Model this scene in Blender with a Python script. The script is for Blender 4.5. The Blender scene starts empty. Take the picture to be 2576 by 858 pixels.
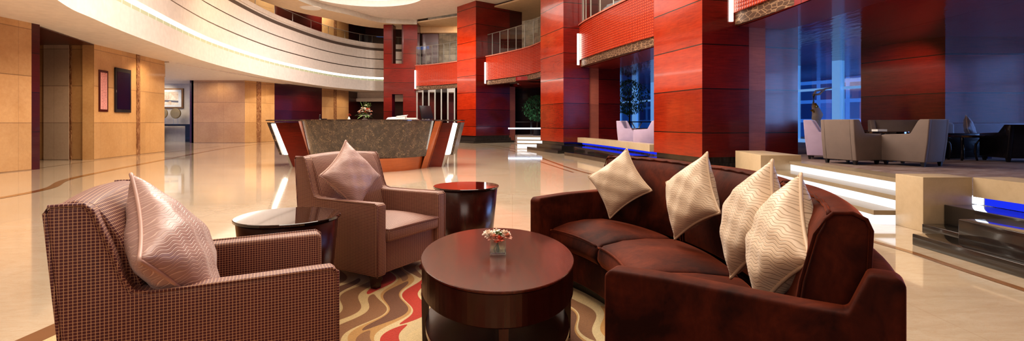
import bpy, bmesh, math, random
from mathutils import Vector, Matrix
random.seed(7)
C = bpy.context.scene.collection
SC = bpy.context.scene
PI = math.pi
E = 1.1; F = 1250.0; CX = 1288.0; HY = 308.0
def G(px, py, h=0.0):            # world point seen at a pixel, at height h
    d = (E - h) * F / (py - HY)
    return Vector(((px - CX) / F * d, d, h))
def at(px, py, Y): return Vector(((px - CX) / F * Y, Y, E - (py - HY) * Y / F))

# ------------------------------------------------------------------ materials
class NT:
    def __init__(s, name):
        s.m = bpy.data.materials.new(name); s.m.use_nodes = True
        s.t = s.m.node_tree; s.n = s.t.nodes; s.n.clear()
        s.out = s.n.new('ShaderNodeOutputMaterial')
    def L(s, a, b): s.t.links.new(a, b)
    def node(s, kind, **kw):
        n = s.n.new(kind)
        for k, v in kw.items():
            if k in n.inputs.keys():
                if hasattr(v, 'links') or hasattr(v, 'is_linked'): s.L(v, n.inputs[k])
                else: n.inputs[k].default_value = v
            else: setattr(n, k, v)
        return n
    def math(s, op, a, b=0.0, c=None):
        n = s.n.new('ShaderNodeMath'); n.operation = op
        for i, v in enumerate((a, b) if c is None else (a, b, c)):
            if isinstance(v, (int, float)): n.inputs[i].default_value = v
            else: s.L(v, n.inputs[i])
        return n.outputs[0]
    def mix(s, f, a, b, mode='MIX'):
        n = s.n.new('ShaderNodeMixRGB'); n.blend_type = mode
        for i, v in enumerate((f, a, b)):
            if isinstance(v, (int, float)): n.inputs[i].default_value = v
            elif isinstance(v, (tuple, list)): n.inputs[i].default_value = (*v, 1) if len(v) == 3 else v
            else: s.L(v, n.inputs[i])
        return n.outputs[0]
    def ramp(s, f, stops, interp='LINEAR'):
        n = s.n.new('ShaderNodeValToRGB'); r = n.color_ramp; r.interpolation = interp
        while len(r.elements) < len(stops): r.elements.new(0.5)
        for e, (p, c) in zip(r.elements, stops):
            e.position = p; e.color = (*c, 1) if len(c) == 3 else c
        s.L(f, n.inputs[0]); return n.outputs[0]
    def coord(s, kind='Object', scale=None, rot=None):
        t = s.n.new('ShaderNodeTexCoord').outputs[kind]
        if scale is not None or rot is not None:
            mp = s.n.new('ShaderNodeMapping')
            if scale: mp.inputs['Scale'].default_value = scale
            if rot: mp.inputs['Rotation'].default_value = rot
            s.L(t, mp.inputs['Vector']); t = mp.outputs[0]
        return t
    def noise(s, vec, scale=5, detail=4, rough=0.5, dist=0.0):
        n = s.n.new('ShaderNodeTexNoise'); s.L(vec, n.inputs['Vector'])
        n.inputs['Scale'].default_value = scale; n.inputs['Detail'].default_value = detail
        n.inputs['Roughness'].default_value = rough; n.inputs['Distortion'].default_value = dist
        return n.outputs[0]
    def sep(s, v):
        n = s.n.new('ShaderNodeSeparateXYZ'); s.L(v, n.inputs[0]); return n.outputs
    def line(s, x, period, width, off=0.0):
        f = s.math('FRACT', s.math('DIVIDE', s.math('SUBTRACT', x, off), period))
        return s.math('LESS_THAN', f, width / period)
    def bump(s, h, strength=0.3, dist=0.01):
        n = s.n.new('ShaderNodeBump'); n.inputs['Strength'].default_value = strength
        n.inputs['Distance'].default_value = dist; s.L(h, n.inputs['Height']); return n.outputs[0]
    def bsdf(s, color, rough=0.5, metal=0.0, coat=0.0, sheen=0.0, sheen_tint=(1, 1, 1), bump=None,
             spec=0.5, trans=0.0, ior=1.5, emit=None, estr=0.0, coat_rough=0.05, sheen_rough=0.4):
        b = s.n.new('ShaderNodeBsdfPrincipled')
        def put(k, v):
            if isinstance(v, (int, float)): b.inputs[k].default_value = v
            elif isinstance(v, (tuple, list)): b.inputs[k].default_value = (*v, 1) if len(v) == 3 else v
            else: s.L(v, b.inputs[k])
        put('Base Color', color); put('Roughness', rough); put('Metallic', metal)
        put('Coat Weight', coat); put('Coat Roughness', coat_rough); put('Sheen Weight', sheen); put('Sheen Tint', sheen_tint)
        put('Sheen Roughness', sheen_rough)
        put('Specular IOR Level', spec); put('Transmission Weight', trans); put('IOR', ior)
        if emit is not None: put('Emission Color', emit); put('Emission Strength', estr)
        if bump is not None: s.L(bump, b.inputs['Normal'])
        s.L(b.outputs[0], s.out.inputs[0]); return s.m

def plain(name, c, r=0.5, **k):
    t = NT(name); n = t.noise(t.coord(), 6, 3)
    col = t.mix(n, tuple(x * 0.85 for x in c), tuple(min(1, x * 1.12) for x in c))
    return t.bsdf(col, r, **k)
def emis(name, c, s):
    t = NT(name); e = t.n.new('ShaderNodeEmission'); e.inputs[0].default_value = (*c, 1); e.inputs[1].default_value = s
    t.L(e.outputs[0], t.out.inputs[0]); return t.m

def wood_panel(name, c1, c2, seam0=0.87, period=0.915, rough=0.12, coat=0.6, seams=True):
    t = NT(name); o = t.coord()
    st = t.coord('Object', (1.2, 1.2, 14.0)); n = t.noise(st, 2.4, 7, 0.62, 0.5)
    n2 = t.noise(t.coord('Object', (1.0, 1.0, 1.4)), 1.1, 2, 0.5)
    n3 = t.noise(t.coord('Object', (9, 9, 2)), 3, 4, 0.6, 1.0)
    f = t.math('ADD', t.math('MULTIPLY', n, 0.55), t.math('ADD', t.math('MULTIPLY', n2, 0.35), t.math('MULTIPLY', n3, 0.12)))
    col = t.ramp(f, [(0.30, c1), (0.72, c2)])
    z = t.sep(o)[2]
    bidx = t.math('FLOOR', t.math('DIVIDE', t.math('SUBTRACT', z, seam0), period))
    w = t.math('FRACT', t.math('MULTIPLY', t.math('SINE', t.math('MULTIPLY', bidx, 12.7)), 43.1))
    col = t.mix(1.0, col, t.ramp(w, [(0, (0.72,) * 3), (1, (1.1,) * 3)]), 'MULTIPLY')
    bmp = t.bump(t.noise(o, 2.5, 1), 0.05, 0.05)
    if seams:
        l = t.line(z, period, 0.022, seam0)
        col = t.mix(l, col, (0.02, 0.004, 0.002))
    return t.bsdf(col, rough, coat=coat, bump=bmp)
M = {}
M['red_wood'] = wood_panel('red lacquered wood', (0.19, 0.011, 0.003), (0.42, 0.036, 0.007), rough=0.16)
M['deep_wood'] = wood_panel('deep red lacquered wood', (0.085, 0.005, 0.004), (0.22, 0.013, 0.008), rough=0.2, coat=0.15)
M['dark_wood_wall'] = wood_panel('dark maroon wood', (0.045, 0.004, 0.003), (0.10, 0.010, 0.006), rough=0.3, coat=0.2)
M['trim_wood'] = wood_panel('brown wood trim', (0.30, 0.09, 0.06), (0.55, 0.18, 0.12), seams=False, rough=0.4, coat=0.1)
M['desk_wood'] = wood_panel('desk mahogany', (0.10, 0.010, 0.004), (0.24, 0.022, 0.008), seams=False, rough=0.25)
M['copper_wood'] = wood_panel('desk plinth copper wood', (0.42, 0.10, 0.025), (0.62, 0.17, 0.045), seams=False, rough=0.3, coat=0.2)
t = NT('dark cherry furniture wood'); n = t.noise(t.coord('Object', (9, 9, 0.8)), 3, 4, 0.55, 0.2)
M['cherry'] = t.bsdf(t.ramp(n, [(0.3, (0.026, 0.0045, 0.003)), (0.7, (0.052, 0.009, 0.005))]), 0.24, coat=0.35, coat_rough=0.2)
t = NT('cherry table top'); n = t.noise(t.coord('Object', (22, 2.5, 18)), 3, 6, 0.6, 0.4)
M['cherry_top'] = t.bsdf(t.ramp(n, [(0.3, (0.055, 0.010, 0.005)), (0.7, (0.115, 0.019, 0.009))]), 0.20, coat=0.4, coat_rough=0.12)
M['black_wood'] = plain('black stained wood', (0.010, 0.007, 0.010), 0.25, coat=0.4)
M['black_glass'] = plain('black table glass', (0.012, 0.006, 0.006), 0.03, coat=1.0, spec=0.9)
M['glass_edge'] = plain('glass edge', (0.02, 0.03, 0.035), 0.1, coat=1.0)

def stone(name, c, c2, period=1.08, hseam=0.02, seams=True):
    t = NT(name); o = t.coord(); uv = t.coord('UV'); s = t.sep(uv)
    n = t.noise(o, 0.9, 5, 0.6, 0.5); n2 = t.noise(o, 14, 5, 0.7)
    f = t.math('ADD', t.math('MULTIPLY', n, 0.6), t.math('MULTIPLY', n2, 0.4))
    col = t.ramp(f, [(0.33, c), (0.68, c2)])
    if seams:
        cell = t.math('FRACT', t.math('MULTIPLY', t.math('SINE', t.math('ADD',
            t.math('MULTIPLY', t.math('FLOOR', t.math('DIVIDE', s[0], 1.4)), 12.9),
            t.math('MULTIPLY', t.math('FLOOR', t.math('DIVIDE', s[1], period)), 78.2))), 437.5))
        col = t.mix(1.0, col, t.ramp(cell, [(0, (0.90,) * 3), (1, (1.08,) * 3)]), 'MULTIPLY')
        l = t.line(s[1], period, hseam, 0.0); l2 = t.line(s[0], 1.4, 0.012, 0.3)
        col = t.mix(t.math('MULTIPLY', l, 0.55), col, (0.12, 0.06, 0.03)); col = t.mix(t.math('MULTIPLY', l2, 0.3), col, (0.15, 0.08, 0.04))
    return t.bsdf(col, 0.32, coat=0.15)
M['stone'] = stone('tan limestone tiles', (0.46, 0.25, 0.10), (0.60, 0.36, 0.17))
M['stone_pale'] = stone('pale limestone tiles', (0.50, 0.36, 0.25), (0.62, 0.47, 0.35))
M['stone_smooth'] = stone('cream marble slab', (0.46, 0.345, 0.22), (0.58, 0.45, 0.30), seams=False)
t = NT('gold brown marble inlay'); n = t.noise(t.coord('Object', (5, 5, 1.2)), 3, 6, 0.6, 2.5)
M['inlay_marble'] = t.bsdf(t.ramp(n, [(0.36, (0.13, 0.05, 0.022)), (0.5, (0.26, 0.12, 0.055)), (0.60, (0.42, 0.24, 0.12))]), 0.2)
t = NT('emperador marble'); o = t.coord()
n = t.noise(o, 9, 8, 0.7, 1.6); v = t.node('ShaderNodeTexVoronoi'); v.feature = 'DISTANCE_TO_EDGE'; v.inputs['Scale'].default_value = 24
wv = t.n.new('ShaderNodeMixRGB'); wv.inputs[0].default_value = 0.14; t.L(o, wv.inputs[1])
wn = t.n.new('ShaderNodeTexNoise'); wn.inputs['Scale'].default_value = 14; wn.inputs['Detail'].default_value = 6; t.L(o, wn.inputs['Vector']); t.L(wn.outputs[1], wv.inputs[2]); t.L(wv.outputs[0], v.inputs['Vector'])
vein = t.ramp(v.outputs[0], [(0.0, (1, 1, 1)), (0.035, (0, 0, 0))])
vein = t.mix(1.0, vein, t.ramp(t.noise(o, 9, 3), [(0.42, (0, 0, 0)), (0.6, (1, 1, 1))]), 'MULTIPLY')
col = t.mix(vein, t.ramp(n, [(0.35, (0.030, 0.020, 0.017)), (0.7, (0.085, 0.060, 0.050))]), (0.50, 0.34, 0.20))
M['emperador'] = t.bsdf(col, 0.18, coat=0.3)
# polished floor
t = NT('polished cream marble floor'); o = t.coord(); s = t.sep(o)
n = t.noise(o, 0.35, 4, 0.6, 0.8); n2 = t.noise(t.coord('Object', (1, 3, 1)), 2.2, 8, 0.68, 1.4)
f = t.math('ADD', t.math('MULTIPLY', n, 0.5), t.math('MULTIPLY', n2, 0.5))
col = t.ramp(f, [(0.36, (0.52, 0.405, 0.285)), (0.50, (0.585, 0.475, 0.35)), (0.66, (0.64, 0.54, 0.42))])
n4 = t.noise(t.coord('Object', (1.5, 4, 1)), 3.0, 9, 0.75, 2.2)
vn = t.ramp(n4, [(0.485, (0, 0, 0)), (0.5, (1, 1, 1)), (0.515, (0, 0, 0))])
col = t.mix(t.math('MULTIPLY', vn, 0.35), col, (0.45, 0.24, 0.10))
l = t.math('MAXIMUM', t.line(s[0], 1.2, 0.006), t.line(s[1], 1.2, 0.006))
col = t.mix(t.math('MULTIPLY', l, 0.25), col, (0.35, 0.2, 0.1))
M['floor'] = t.bsdf(col, 0.09, coat=0.5, coat_rough=0.03, spec=0.75, bump=t.bump(t.noise(o, 0.8, 2), 0.03, 0.05))
M['inlay'] = plain('brown floor inlay', (0.27, 0.12, 0.045), 0.1, coat=0.4)
M['plaster'] = plain('cream plaster', (0.74, 0.66, 0.61), 0.6)
M['plaster_warm'] = plain('warm soffit plaster', (0.66, 0.50, 0.34), 0.6)
M['groove'] = plain('shadow groove', (0.12, 0.085, 0.07), 0.9)  # dark colour stands for the shade inside the balcony grooves
M['black_stone'] = plain('polished black granite', (0.022, 0.018, 0.016), 0.10, coat=0.6)
M['tread'] = stone('beige step tread', (0.26, 0.20, 0.13), (0.33, 0.26, 0.18), seams=False)
# carved red screen
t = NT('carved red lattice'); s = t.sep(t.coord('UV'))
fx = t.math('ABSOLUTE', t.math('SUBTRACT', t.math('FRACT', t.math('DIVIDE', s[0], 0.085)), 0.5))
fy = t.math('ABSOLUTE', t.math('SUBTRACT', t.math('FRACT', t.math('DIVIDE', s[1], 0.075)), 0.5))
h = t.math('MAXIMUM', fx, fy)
col = t.ramp(h, [(0.0, (0.75, 0.24, 0.09)), (0.14, (0.50, 0.048, 0.009)), (0.38, (0.33, 0.020, 0.004)), (0.5, (0.13, 0.006, 0.003))])  # bright stud tips and dark gaps: highlight and shade in the colour
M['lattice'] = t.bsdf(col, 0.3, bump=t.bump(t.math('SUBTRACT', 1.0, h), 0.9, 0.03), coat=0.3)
t = NT('carved bronze frieze'); n = t.n.new('ShaderNodeTexVoronoi'); n.feature = 'DISTANCE_TO_EDGE'; n.inputs['Scale'].default_value = 9
t.L(t.coord('UV', (0.6, 1.6, 1)), n.inputs['Vector'])
M['frieze'] = t.bsdf(t.ramp(n.outputs[0], [(0, (0.40, 0.25, 0.15)), (0.08, (0.10, 0.05, 0.03))]), 0.4, metal=0.3)
# armchair fabric : woven grid of velvet squares
t = NT('checked velvet'); s = t.sep(t.coord('UV'))
fx = t.math('ABSOLUTE', t.math('SUBTRACT', t.math('FRACT', t.math('DIVIDE', s[0], 0.0106)), 0.5))
fy = t.math('ABSOLUTE', t.math('SUBTRACT', t.math('FRACT', t.math('DIVIDE', s[1], 0.0096)), 0.5))
h = t.math('POWER', t.math('ADD', t.math('POWER', fx, 7.0), t.math('POWER', fy, 7.0)), 1 / 7.0)
var = t.noise(t.coord('Object'), 7, 3)
sq = t.mix(var, (0.060, 0.014, 0.020), (0.15, 0.036, 0.036))
ln = t.ramp(h, [(0.375, (0, 0, 0)), (0.43, (1, 1, 1))])
col = t.mix(ln, sq, (0.52, 0.30, 0.18))
M['check'] = t.bsdf(col, 0.55, sheen=0.35, sheen_tint=(0.9, 0.6, 0.6), bump=t.bump(t.math('SUBTRACT', 1.0, ln), 0.5, 0.003))
t = NT('brown silk velvet'); n = t.noise(t.coord('Object'), 3.2, 5, 0.6, 0.9); n2 = t.noise(t.coord('Object', (1, 1, 0.4)), 22, 5, 0.7, 1.0)
f = t.math('ADD', t.math('MULTIPLY', n, 0.75), t.math('MULTIPLY', n2, 0.25))
M['velvet'] = t.bsdf(t.ramp(f, [(0.38, (0.020, 0.0035, 0.002)), (0.52, (0.065, 0.011, 0.004)), (0.68, (0.13, 0.024, 0.008))]), 0.72, sheen=0.55, sheen_tint=(0.75, 0.19, 0.08), sheen_rough=0.3, spec=0.15,  # random lighter patches imitate highlights on the velvet
    bump=t.bump(t.noise(t.coord(), 60, 2), 0.15, 0.003))
def pillow_mat(name, c, c2, rough=0.45, sheen=0.3):
    t = NT(name); s = t.sep(t.coord('UV'))
    a = t.math('ADD', s[0], s[1]); b = t.math('SUBTRACT', s[1], s[0])
    w = t.math('MULTIPLY', t.math('SINE', t.math('MULTIPLY', b, 88)), 0.0058)
    y = t.math('ADD', a, w)
    fr = t.math('ABSOLUTE', t.math('SUBTRACT', t.math('FRACT', t.math('DIVIDE', y, 0.0165)), 0.5))
    ln = t.ramp(fr, [(0.36, (0, 0, 0)), (0.46, (1, 1, 1))])
    col = t.mix(ln, c2, c)
    wr = t.noise(t.coord(), 9, 3, 0.5, 0.5)
    hh = t.math('ADD', t.math('MULTIPLY', t.math('SUBTRACT', 1.0, ln), 0.16), wr)
    return t.bsdf(col, rough, sheen=sheen, bump=t.bump(hh, 0.55, 0.012))
M['pillow_cream'] = pillow_mat('cream wave quilt', (0.50, 0.36, 0.24), (0.74, 0.57, 0.41))
M['pillow_mauve'] = pillow_mat('mauve wave silk', (0.74, 0.52, 0.43), (0.50, 0.32, 0.28), rough=0.34)
M['pipe_cream'] = plain('cream piping', (0.66, 0.49, 0.34), 0.5)
M['pipe_mauve'] = plain('mauve piping', (0.60, 0.38, 0.31), 0.45)
# rug
t = NT('tufted wave rug'); o = t.coord(); s = t.sep(o)
x, y = s[0], s[1]
wob = t.math('ADD', t.math('MULTIPLY', t.math('SINE', t.math('MULTIPLY', y, 10.5)), 0.05), t.math('MULTIPLY', t.math('SINE', t.math('ADD', t.math('MULTIPLY', y, 4.3), t.math('MULTIPLY', x, 3.0))), 0.035))
u = t.math('ADD', t.math('ADD', x, wob), t.math('MULTIPLY', y, 0.10))
P_ = 0.125
ui = t.math('FLOOR', t.math('DIVIDE', u, P_)); uf = t.math('FRACT', t.math('DIVIDE', u, P_))
r1 = t.math('FRACT', t.math('MULTIPLY', t.math('SINE', t.math('MULTIPLY', ui, 91.7)), 4375.5))
vy = t.math('ADD', t.math('MULTIPLY', y, 1.25), t.math('MULTIPLY', r1, 7.0))
vi = t.math('FLOOR', vy); vf = t.math('FRACT', vy)
r2 = t.math('FRACT', t.math('MULTIPLY', t.math('SINE', t.math('ADD', t.math('MULTIPLY', ui, 12.9), t.math('MULTIPLY', vi, 78.2))), 4375.5))
wd = t.math('MULTIPLY', t.math('POWER', t.math('MULTIPLY', t.math('MULTIPLY', vf, t.math('SUBTRACT', 1.0, vf)), 4.0), 0.55), 0.84)
skew = t.math('ADD', 0.5, t.math('MULTIPLY', t.math('SUBTRACT', vf, 0.5), 0.25))
ins = t.math('LESS_THAN', t.math('ABSOLUTE', t.math('SUBTRACT', uf, skew)), t.math('MULTIPLY', wd, 0.5))
leaf = t.ramp(r2, [(0.0, (0.42, 0.030, 0.012)), (0.30, (0.24, 0.11, 0.045)), (0.55, (0.16, 0.065, 0.03)), (0.72, (0.50, 0.26, 0.08)), (0.86, (0.62, 0.46, 0.24))], 'CONSTANT')
base = t.ramp(r1, [(0, (0.54, 0.39, 0.19)), (0.45, (0.44, 0.24, 0.08)), (0.75, (0.58, 0.44, 0.24))], 'CONSTANT')
col = t.mix(ins, base, leaf)
pile = t.noise(o, 220, 2)
col = t.mix(1.0, col, t.ramp(pile, [(0.3, (0.8,) * 3), (0.7, (1.1,) * 3)]), 'MULTIPLY')
M['rug'] = t.bsdf(col, 0.95, sheen=0.2, bump=t.bump(t.math('ADD', pile, t.math('MULTIPLY', ins, 0.8)), 0.5, 0.006))
M['rug_edge'] = plain('brown rug border', (0.20, 0.085, 0.028), 0.95)
t = NT('streaked lounge carpet'); n = t.noise(t.coord('Object', (0.8, 7, 1)), 3.2, 6, 0.7)
M['carpet'] = t.bsdf(t.ramp(n, [(0.36, (0.06, 0.035, 0.03)), (0.48, (0.20, 0.12, 0.09)), (0.60, (0.32, 0.27, 0.26)), (0.68, (0.10, 0.06, 0.06))]), 0.6)
# mirror-like lounge ceiling
t = NT('lacquered lounge ceiling'); o = t.coord(); s = t.sep(o)
l = t.math('MAXIMUM', t.line(s[0], 2.4, 0.03, 1.2), t.line(s[1], 1.35, 0.012, 0.3))
col = t.mix(l, (0.24, 0.020, 0.022), (0.005, 0.002, 0.002))
M['lac_ceiling'] = t.bsdf(col, 0.10, coat=0.0, spec=0.30, bump=t.bump(t.noise(t.coord('Object', (3.2, 0.9, 1)), 2.0, 2), 0.12, 0.05))
M['grey_chair'] = plain('grey beige upholstery', (0.20, 0.15, 0.13), 0.85, sheen=0.15)
M['lilac_chair'] = plain('pale lilac upholstery', (0.42, 0.32, 0.44), 0.8, sheen=0.3)
M['navy_cushion'] = plain('grey blue cushion', (0.25, 0.24, 0.28), 0.8, sheen=0.3)
M['seam'] = plain('dark seam', (0.05, 0.03, 0.03), 0.7)
M['metal'] = plain('brushed steel', (0.55, 0.53, 0.50), 0.3, metal=0.9)
M['mullion'] = plain('pale blue window frame', (0.30, 0.52, 0.80), 0.4, emit=(0.18, 0.45, 0.95), estr=0.55)  # emission puts daylight brightness into the frames
M['rail'] = plain('glass clamp rail', (0.35, 0.33, 0.30), 0.4, metal=0.6)
def glass(name, tint=(1, 1, 1), alpha=0.82, rough=0.02):
    t = NT(name); tr = t.n.new('ShaderNodeBsdfTransparent'); tr.inputs[0].default_value = (*tint, 1)
    gl = t.n.new('ShaderNodeBsdfGlossy'); gl.inputs[0].default_value = (0.9, 0.95, 1, 1); gl.inputs[1].default_value = rough
    lw = t.n.new('ShaderNodeLayerWeight'); lw.inputs[0].default_value = 0.35
    f = t.math('ADD', t.math('MULTIPLY', lw.outputs[0], 0.8), 1 - alpha - 0.1)
    mx = t.n.new('ShaderNodeMixShader'); t.L(f, mx.inputs[0]); t.L(tr.outputs[0], mx.inputs[1]); t.L(gl.outputs[0], mx.inputs[2])
    t.L(mx.outputs[0], t.out.inputs[0]); return t.m
M['glass'] = glass('clear glass', (0.86, 0.9, 0.9))
M['glass_dark'] = glass('smoked glass', (0.35, 0.32, 0.32))
M['vase_glass'] = glass('vase glass', (0.93, 0.93, 0.88), 0.88)
M['water'] = glass('vase water', (0.88, 0.84, 0.70), 0.88)
M['white_light'] = emis('white light strip', (1.0, 0.92, 0.80), 4.0)
M['slot_light'] = emis('cove strip', (1.0, 0.97, 0.86), 3.2)
M['step_light'] = emis('lit step riser', (0.97, 0.97, 1.0), 1.05)
M['oculus_light'] = emis('oculus glow', (1.0, 0.95, 0.84), 1.6)
M['blue_light'] = emis('blue recess light', (0.02, 0.045, 0.85), 0.9)
M['bluewhite_light'] = emis('blue white spot', (0.6, 0.75, 1.0), 4.0)
t = NT('slot grille'); s = t.sep(t.coord('UV')); l = t.line(s[0], 0.55, 0.05)
M['slot_grille'] = t.bsdf(t.mix(l, (0.40, 0.41, 0.27), (0.7, 0.66, 0.58)), 0.5, emit=(0.6, 0.58, 0.38), estr=0.3)
t = NT('outdoor office facade'); s = t.sep(t.coord('UV'))
l = t.math('MAXIMUM', t.line(s[0], 1.6, 0.22), t.line(s[1], 1.1, 0.2))
cell = t.math('FRACT', t.math('MULTIPLY', t.math('SINE', t.math('ADD', t.math('MULTIPLY', t.math('FLOOR', t.math('DIVIDE', s[0], 1.6)), 12.9), t.math('MULTIPLY', t.math('FLOOR', t.math('DIVIDE', s[1], 1.1)), 78.2))), 437.5))
c0 = t.ramp(cell, [(0, (0.003, 0.012, 0.07)), (0.6, (0.008, 0.045, 0.22)), (1.0, (0.02, 0.13, 0.50))])
col = t.mix(l, c0, (0.025, 0.10, 0.38)); hi = t.math('GREATER_THAN', s[1], 4.6)
col = t.mix(hi, col, t.mix(t.line(s[1], 0.35, 0.1), (0.08, 0.22, 0.62), (0.15, 0.38, 0.95)))
e = t.n.new('ShaderNodeEmission'); t.L(col, e.inputs[0]); e.inputs[1].default_value = 2.2; t.L(e.outputs[0], t.out.inputs[0]); M['facade'] = t.m  # facade glows by itself, its daylight is in the emission colour
M['sky_panel'] = emis('daylight', (0.42, 0.62, 1.0), 3.2)
M['leaf'] = plain('leaf green', (0.06, 0.22, 0.10), 0.6)
M['leaf_bright'] = plain('fresh green leaf', (0.16, 0.26, 0.07), 0.6)
M['bark'] = plain('bark', (0.05, 0.03, 0.02), 0.9)
M['petal_white'] = plain('white petals', (0.85, 0.80, 0.66), 0.6)
M['petal_pink'] = plain('peach pink petals', (0.92, 0.50, 0.38), 0.6)
M['petal_blush'] = plain('blush petals', (0.95, 0.76, 0.64), 0.6)
M['petal_red'] = plain('coral petals', (0.72, 0.12, 0.06), 0.6)
M['white_plastic'] = plain('white paper plastic', (0.82, 0.80, 0.76), 0.4)
M['black_plastic'] = plain('black plastic', (0.015, 0.012, 0.016), 0.3)
M['screen'] = plain('dark blue screen', (0.008, 0.006, 0.028), 0.12, coat=0.5)
M['frame_wood'] = plain('dark red picture frame', (0.07, 0.010, 0.006), 0.3)
t = NT('printed pink notice'); s = t.sep(t.coord('UV'))
rows = t.line(s[1], 0.052, 0.016); ns = t.math('GREATER_THAN', t.noise(t.coord('UV', (40, 19.2, 1)), 1.0, 2), 0.47)
mid = t.math('LESS_THAN', t.math('ABSOLUTE', s[0]), 0.075)
col = t.mix(t.math('MULTIPLY', t.math('MULTIPLY', rows, ns), t.math('MULTIPLY', mid, 0.75)), (0.66, 0.30, 0.27), (0.16, 0.03, 0.04))
M['notice'] = t.bsdf(col, 0.6)
t = NT('abstract painting'); u = t.coord('UV'); s = t.sep(u); n = t.noise(u, 3, 5, 0.6, 1.0)
col = t.ramp(n, [(0.3, (0.62, 0.40, 0.24)), (0.6, (0.86, 0.76, 0.60))])
bl = t.math('MULTIPLY', t.math('LESS_THAN', t.math('ABSOLUTE', t.math('ADD', s[1], t.math('ADD', 0.15, t.math('MULTIPLY', s[0], 0.06)))), 0.055), t.math('GREATER_THAN', n, 0.42))
col = t.mix(bl, col, (0.16, 0.15, 0.18))
orr = t.math('MULTIPLY', t.math('LESS_THAN', t.math('ADD', t.math('POWER', t.math('ADD', s[0], 0.12), 2.0), t.math('MULTIPLY', t.math('POWER', t.math('ADD', s[1], 0.18), 2.0), 2.0)), 0.045), t.math('GREATER_THAN', t.noise(u, 9, 3), 0.47))
col = t.mix(orr, col, (0.75, 0.22, 0.05))
M['painting'] = t.bsdf(col, 0.6)
M['gold_frame'] = plain('bronze picture frame', (0.30, 0.15, 0.06), 0.35, metal=0.4)
M['drum'] = plain('aged bronze disc', (0.34, 0.25, 0.13), 0.45, metal=0.4)
M['white_wall'] = plain('corridor pale wall', (0.66, 0.58, 0.50), 0.6)
M['yellow_sculpt'] = plain('gilded sculpture', (0.75, 0.50, 0.10), 0.3, metal=0.5)

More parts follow.
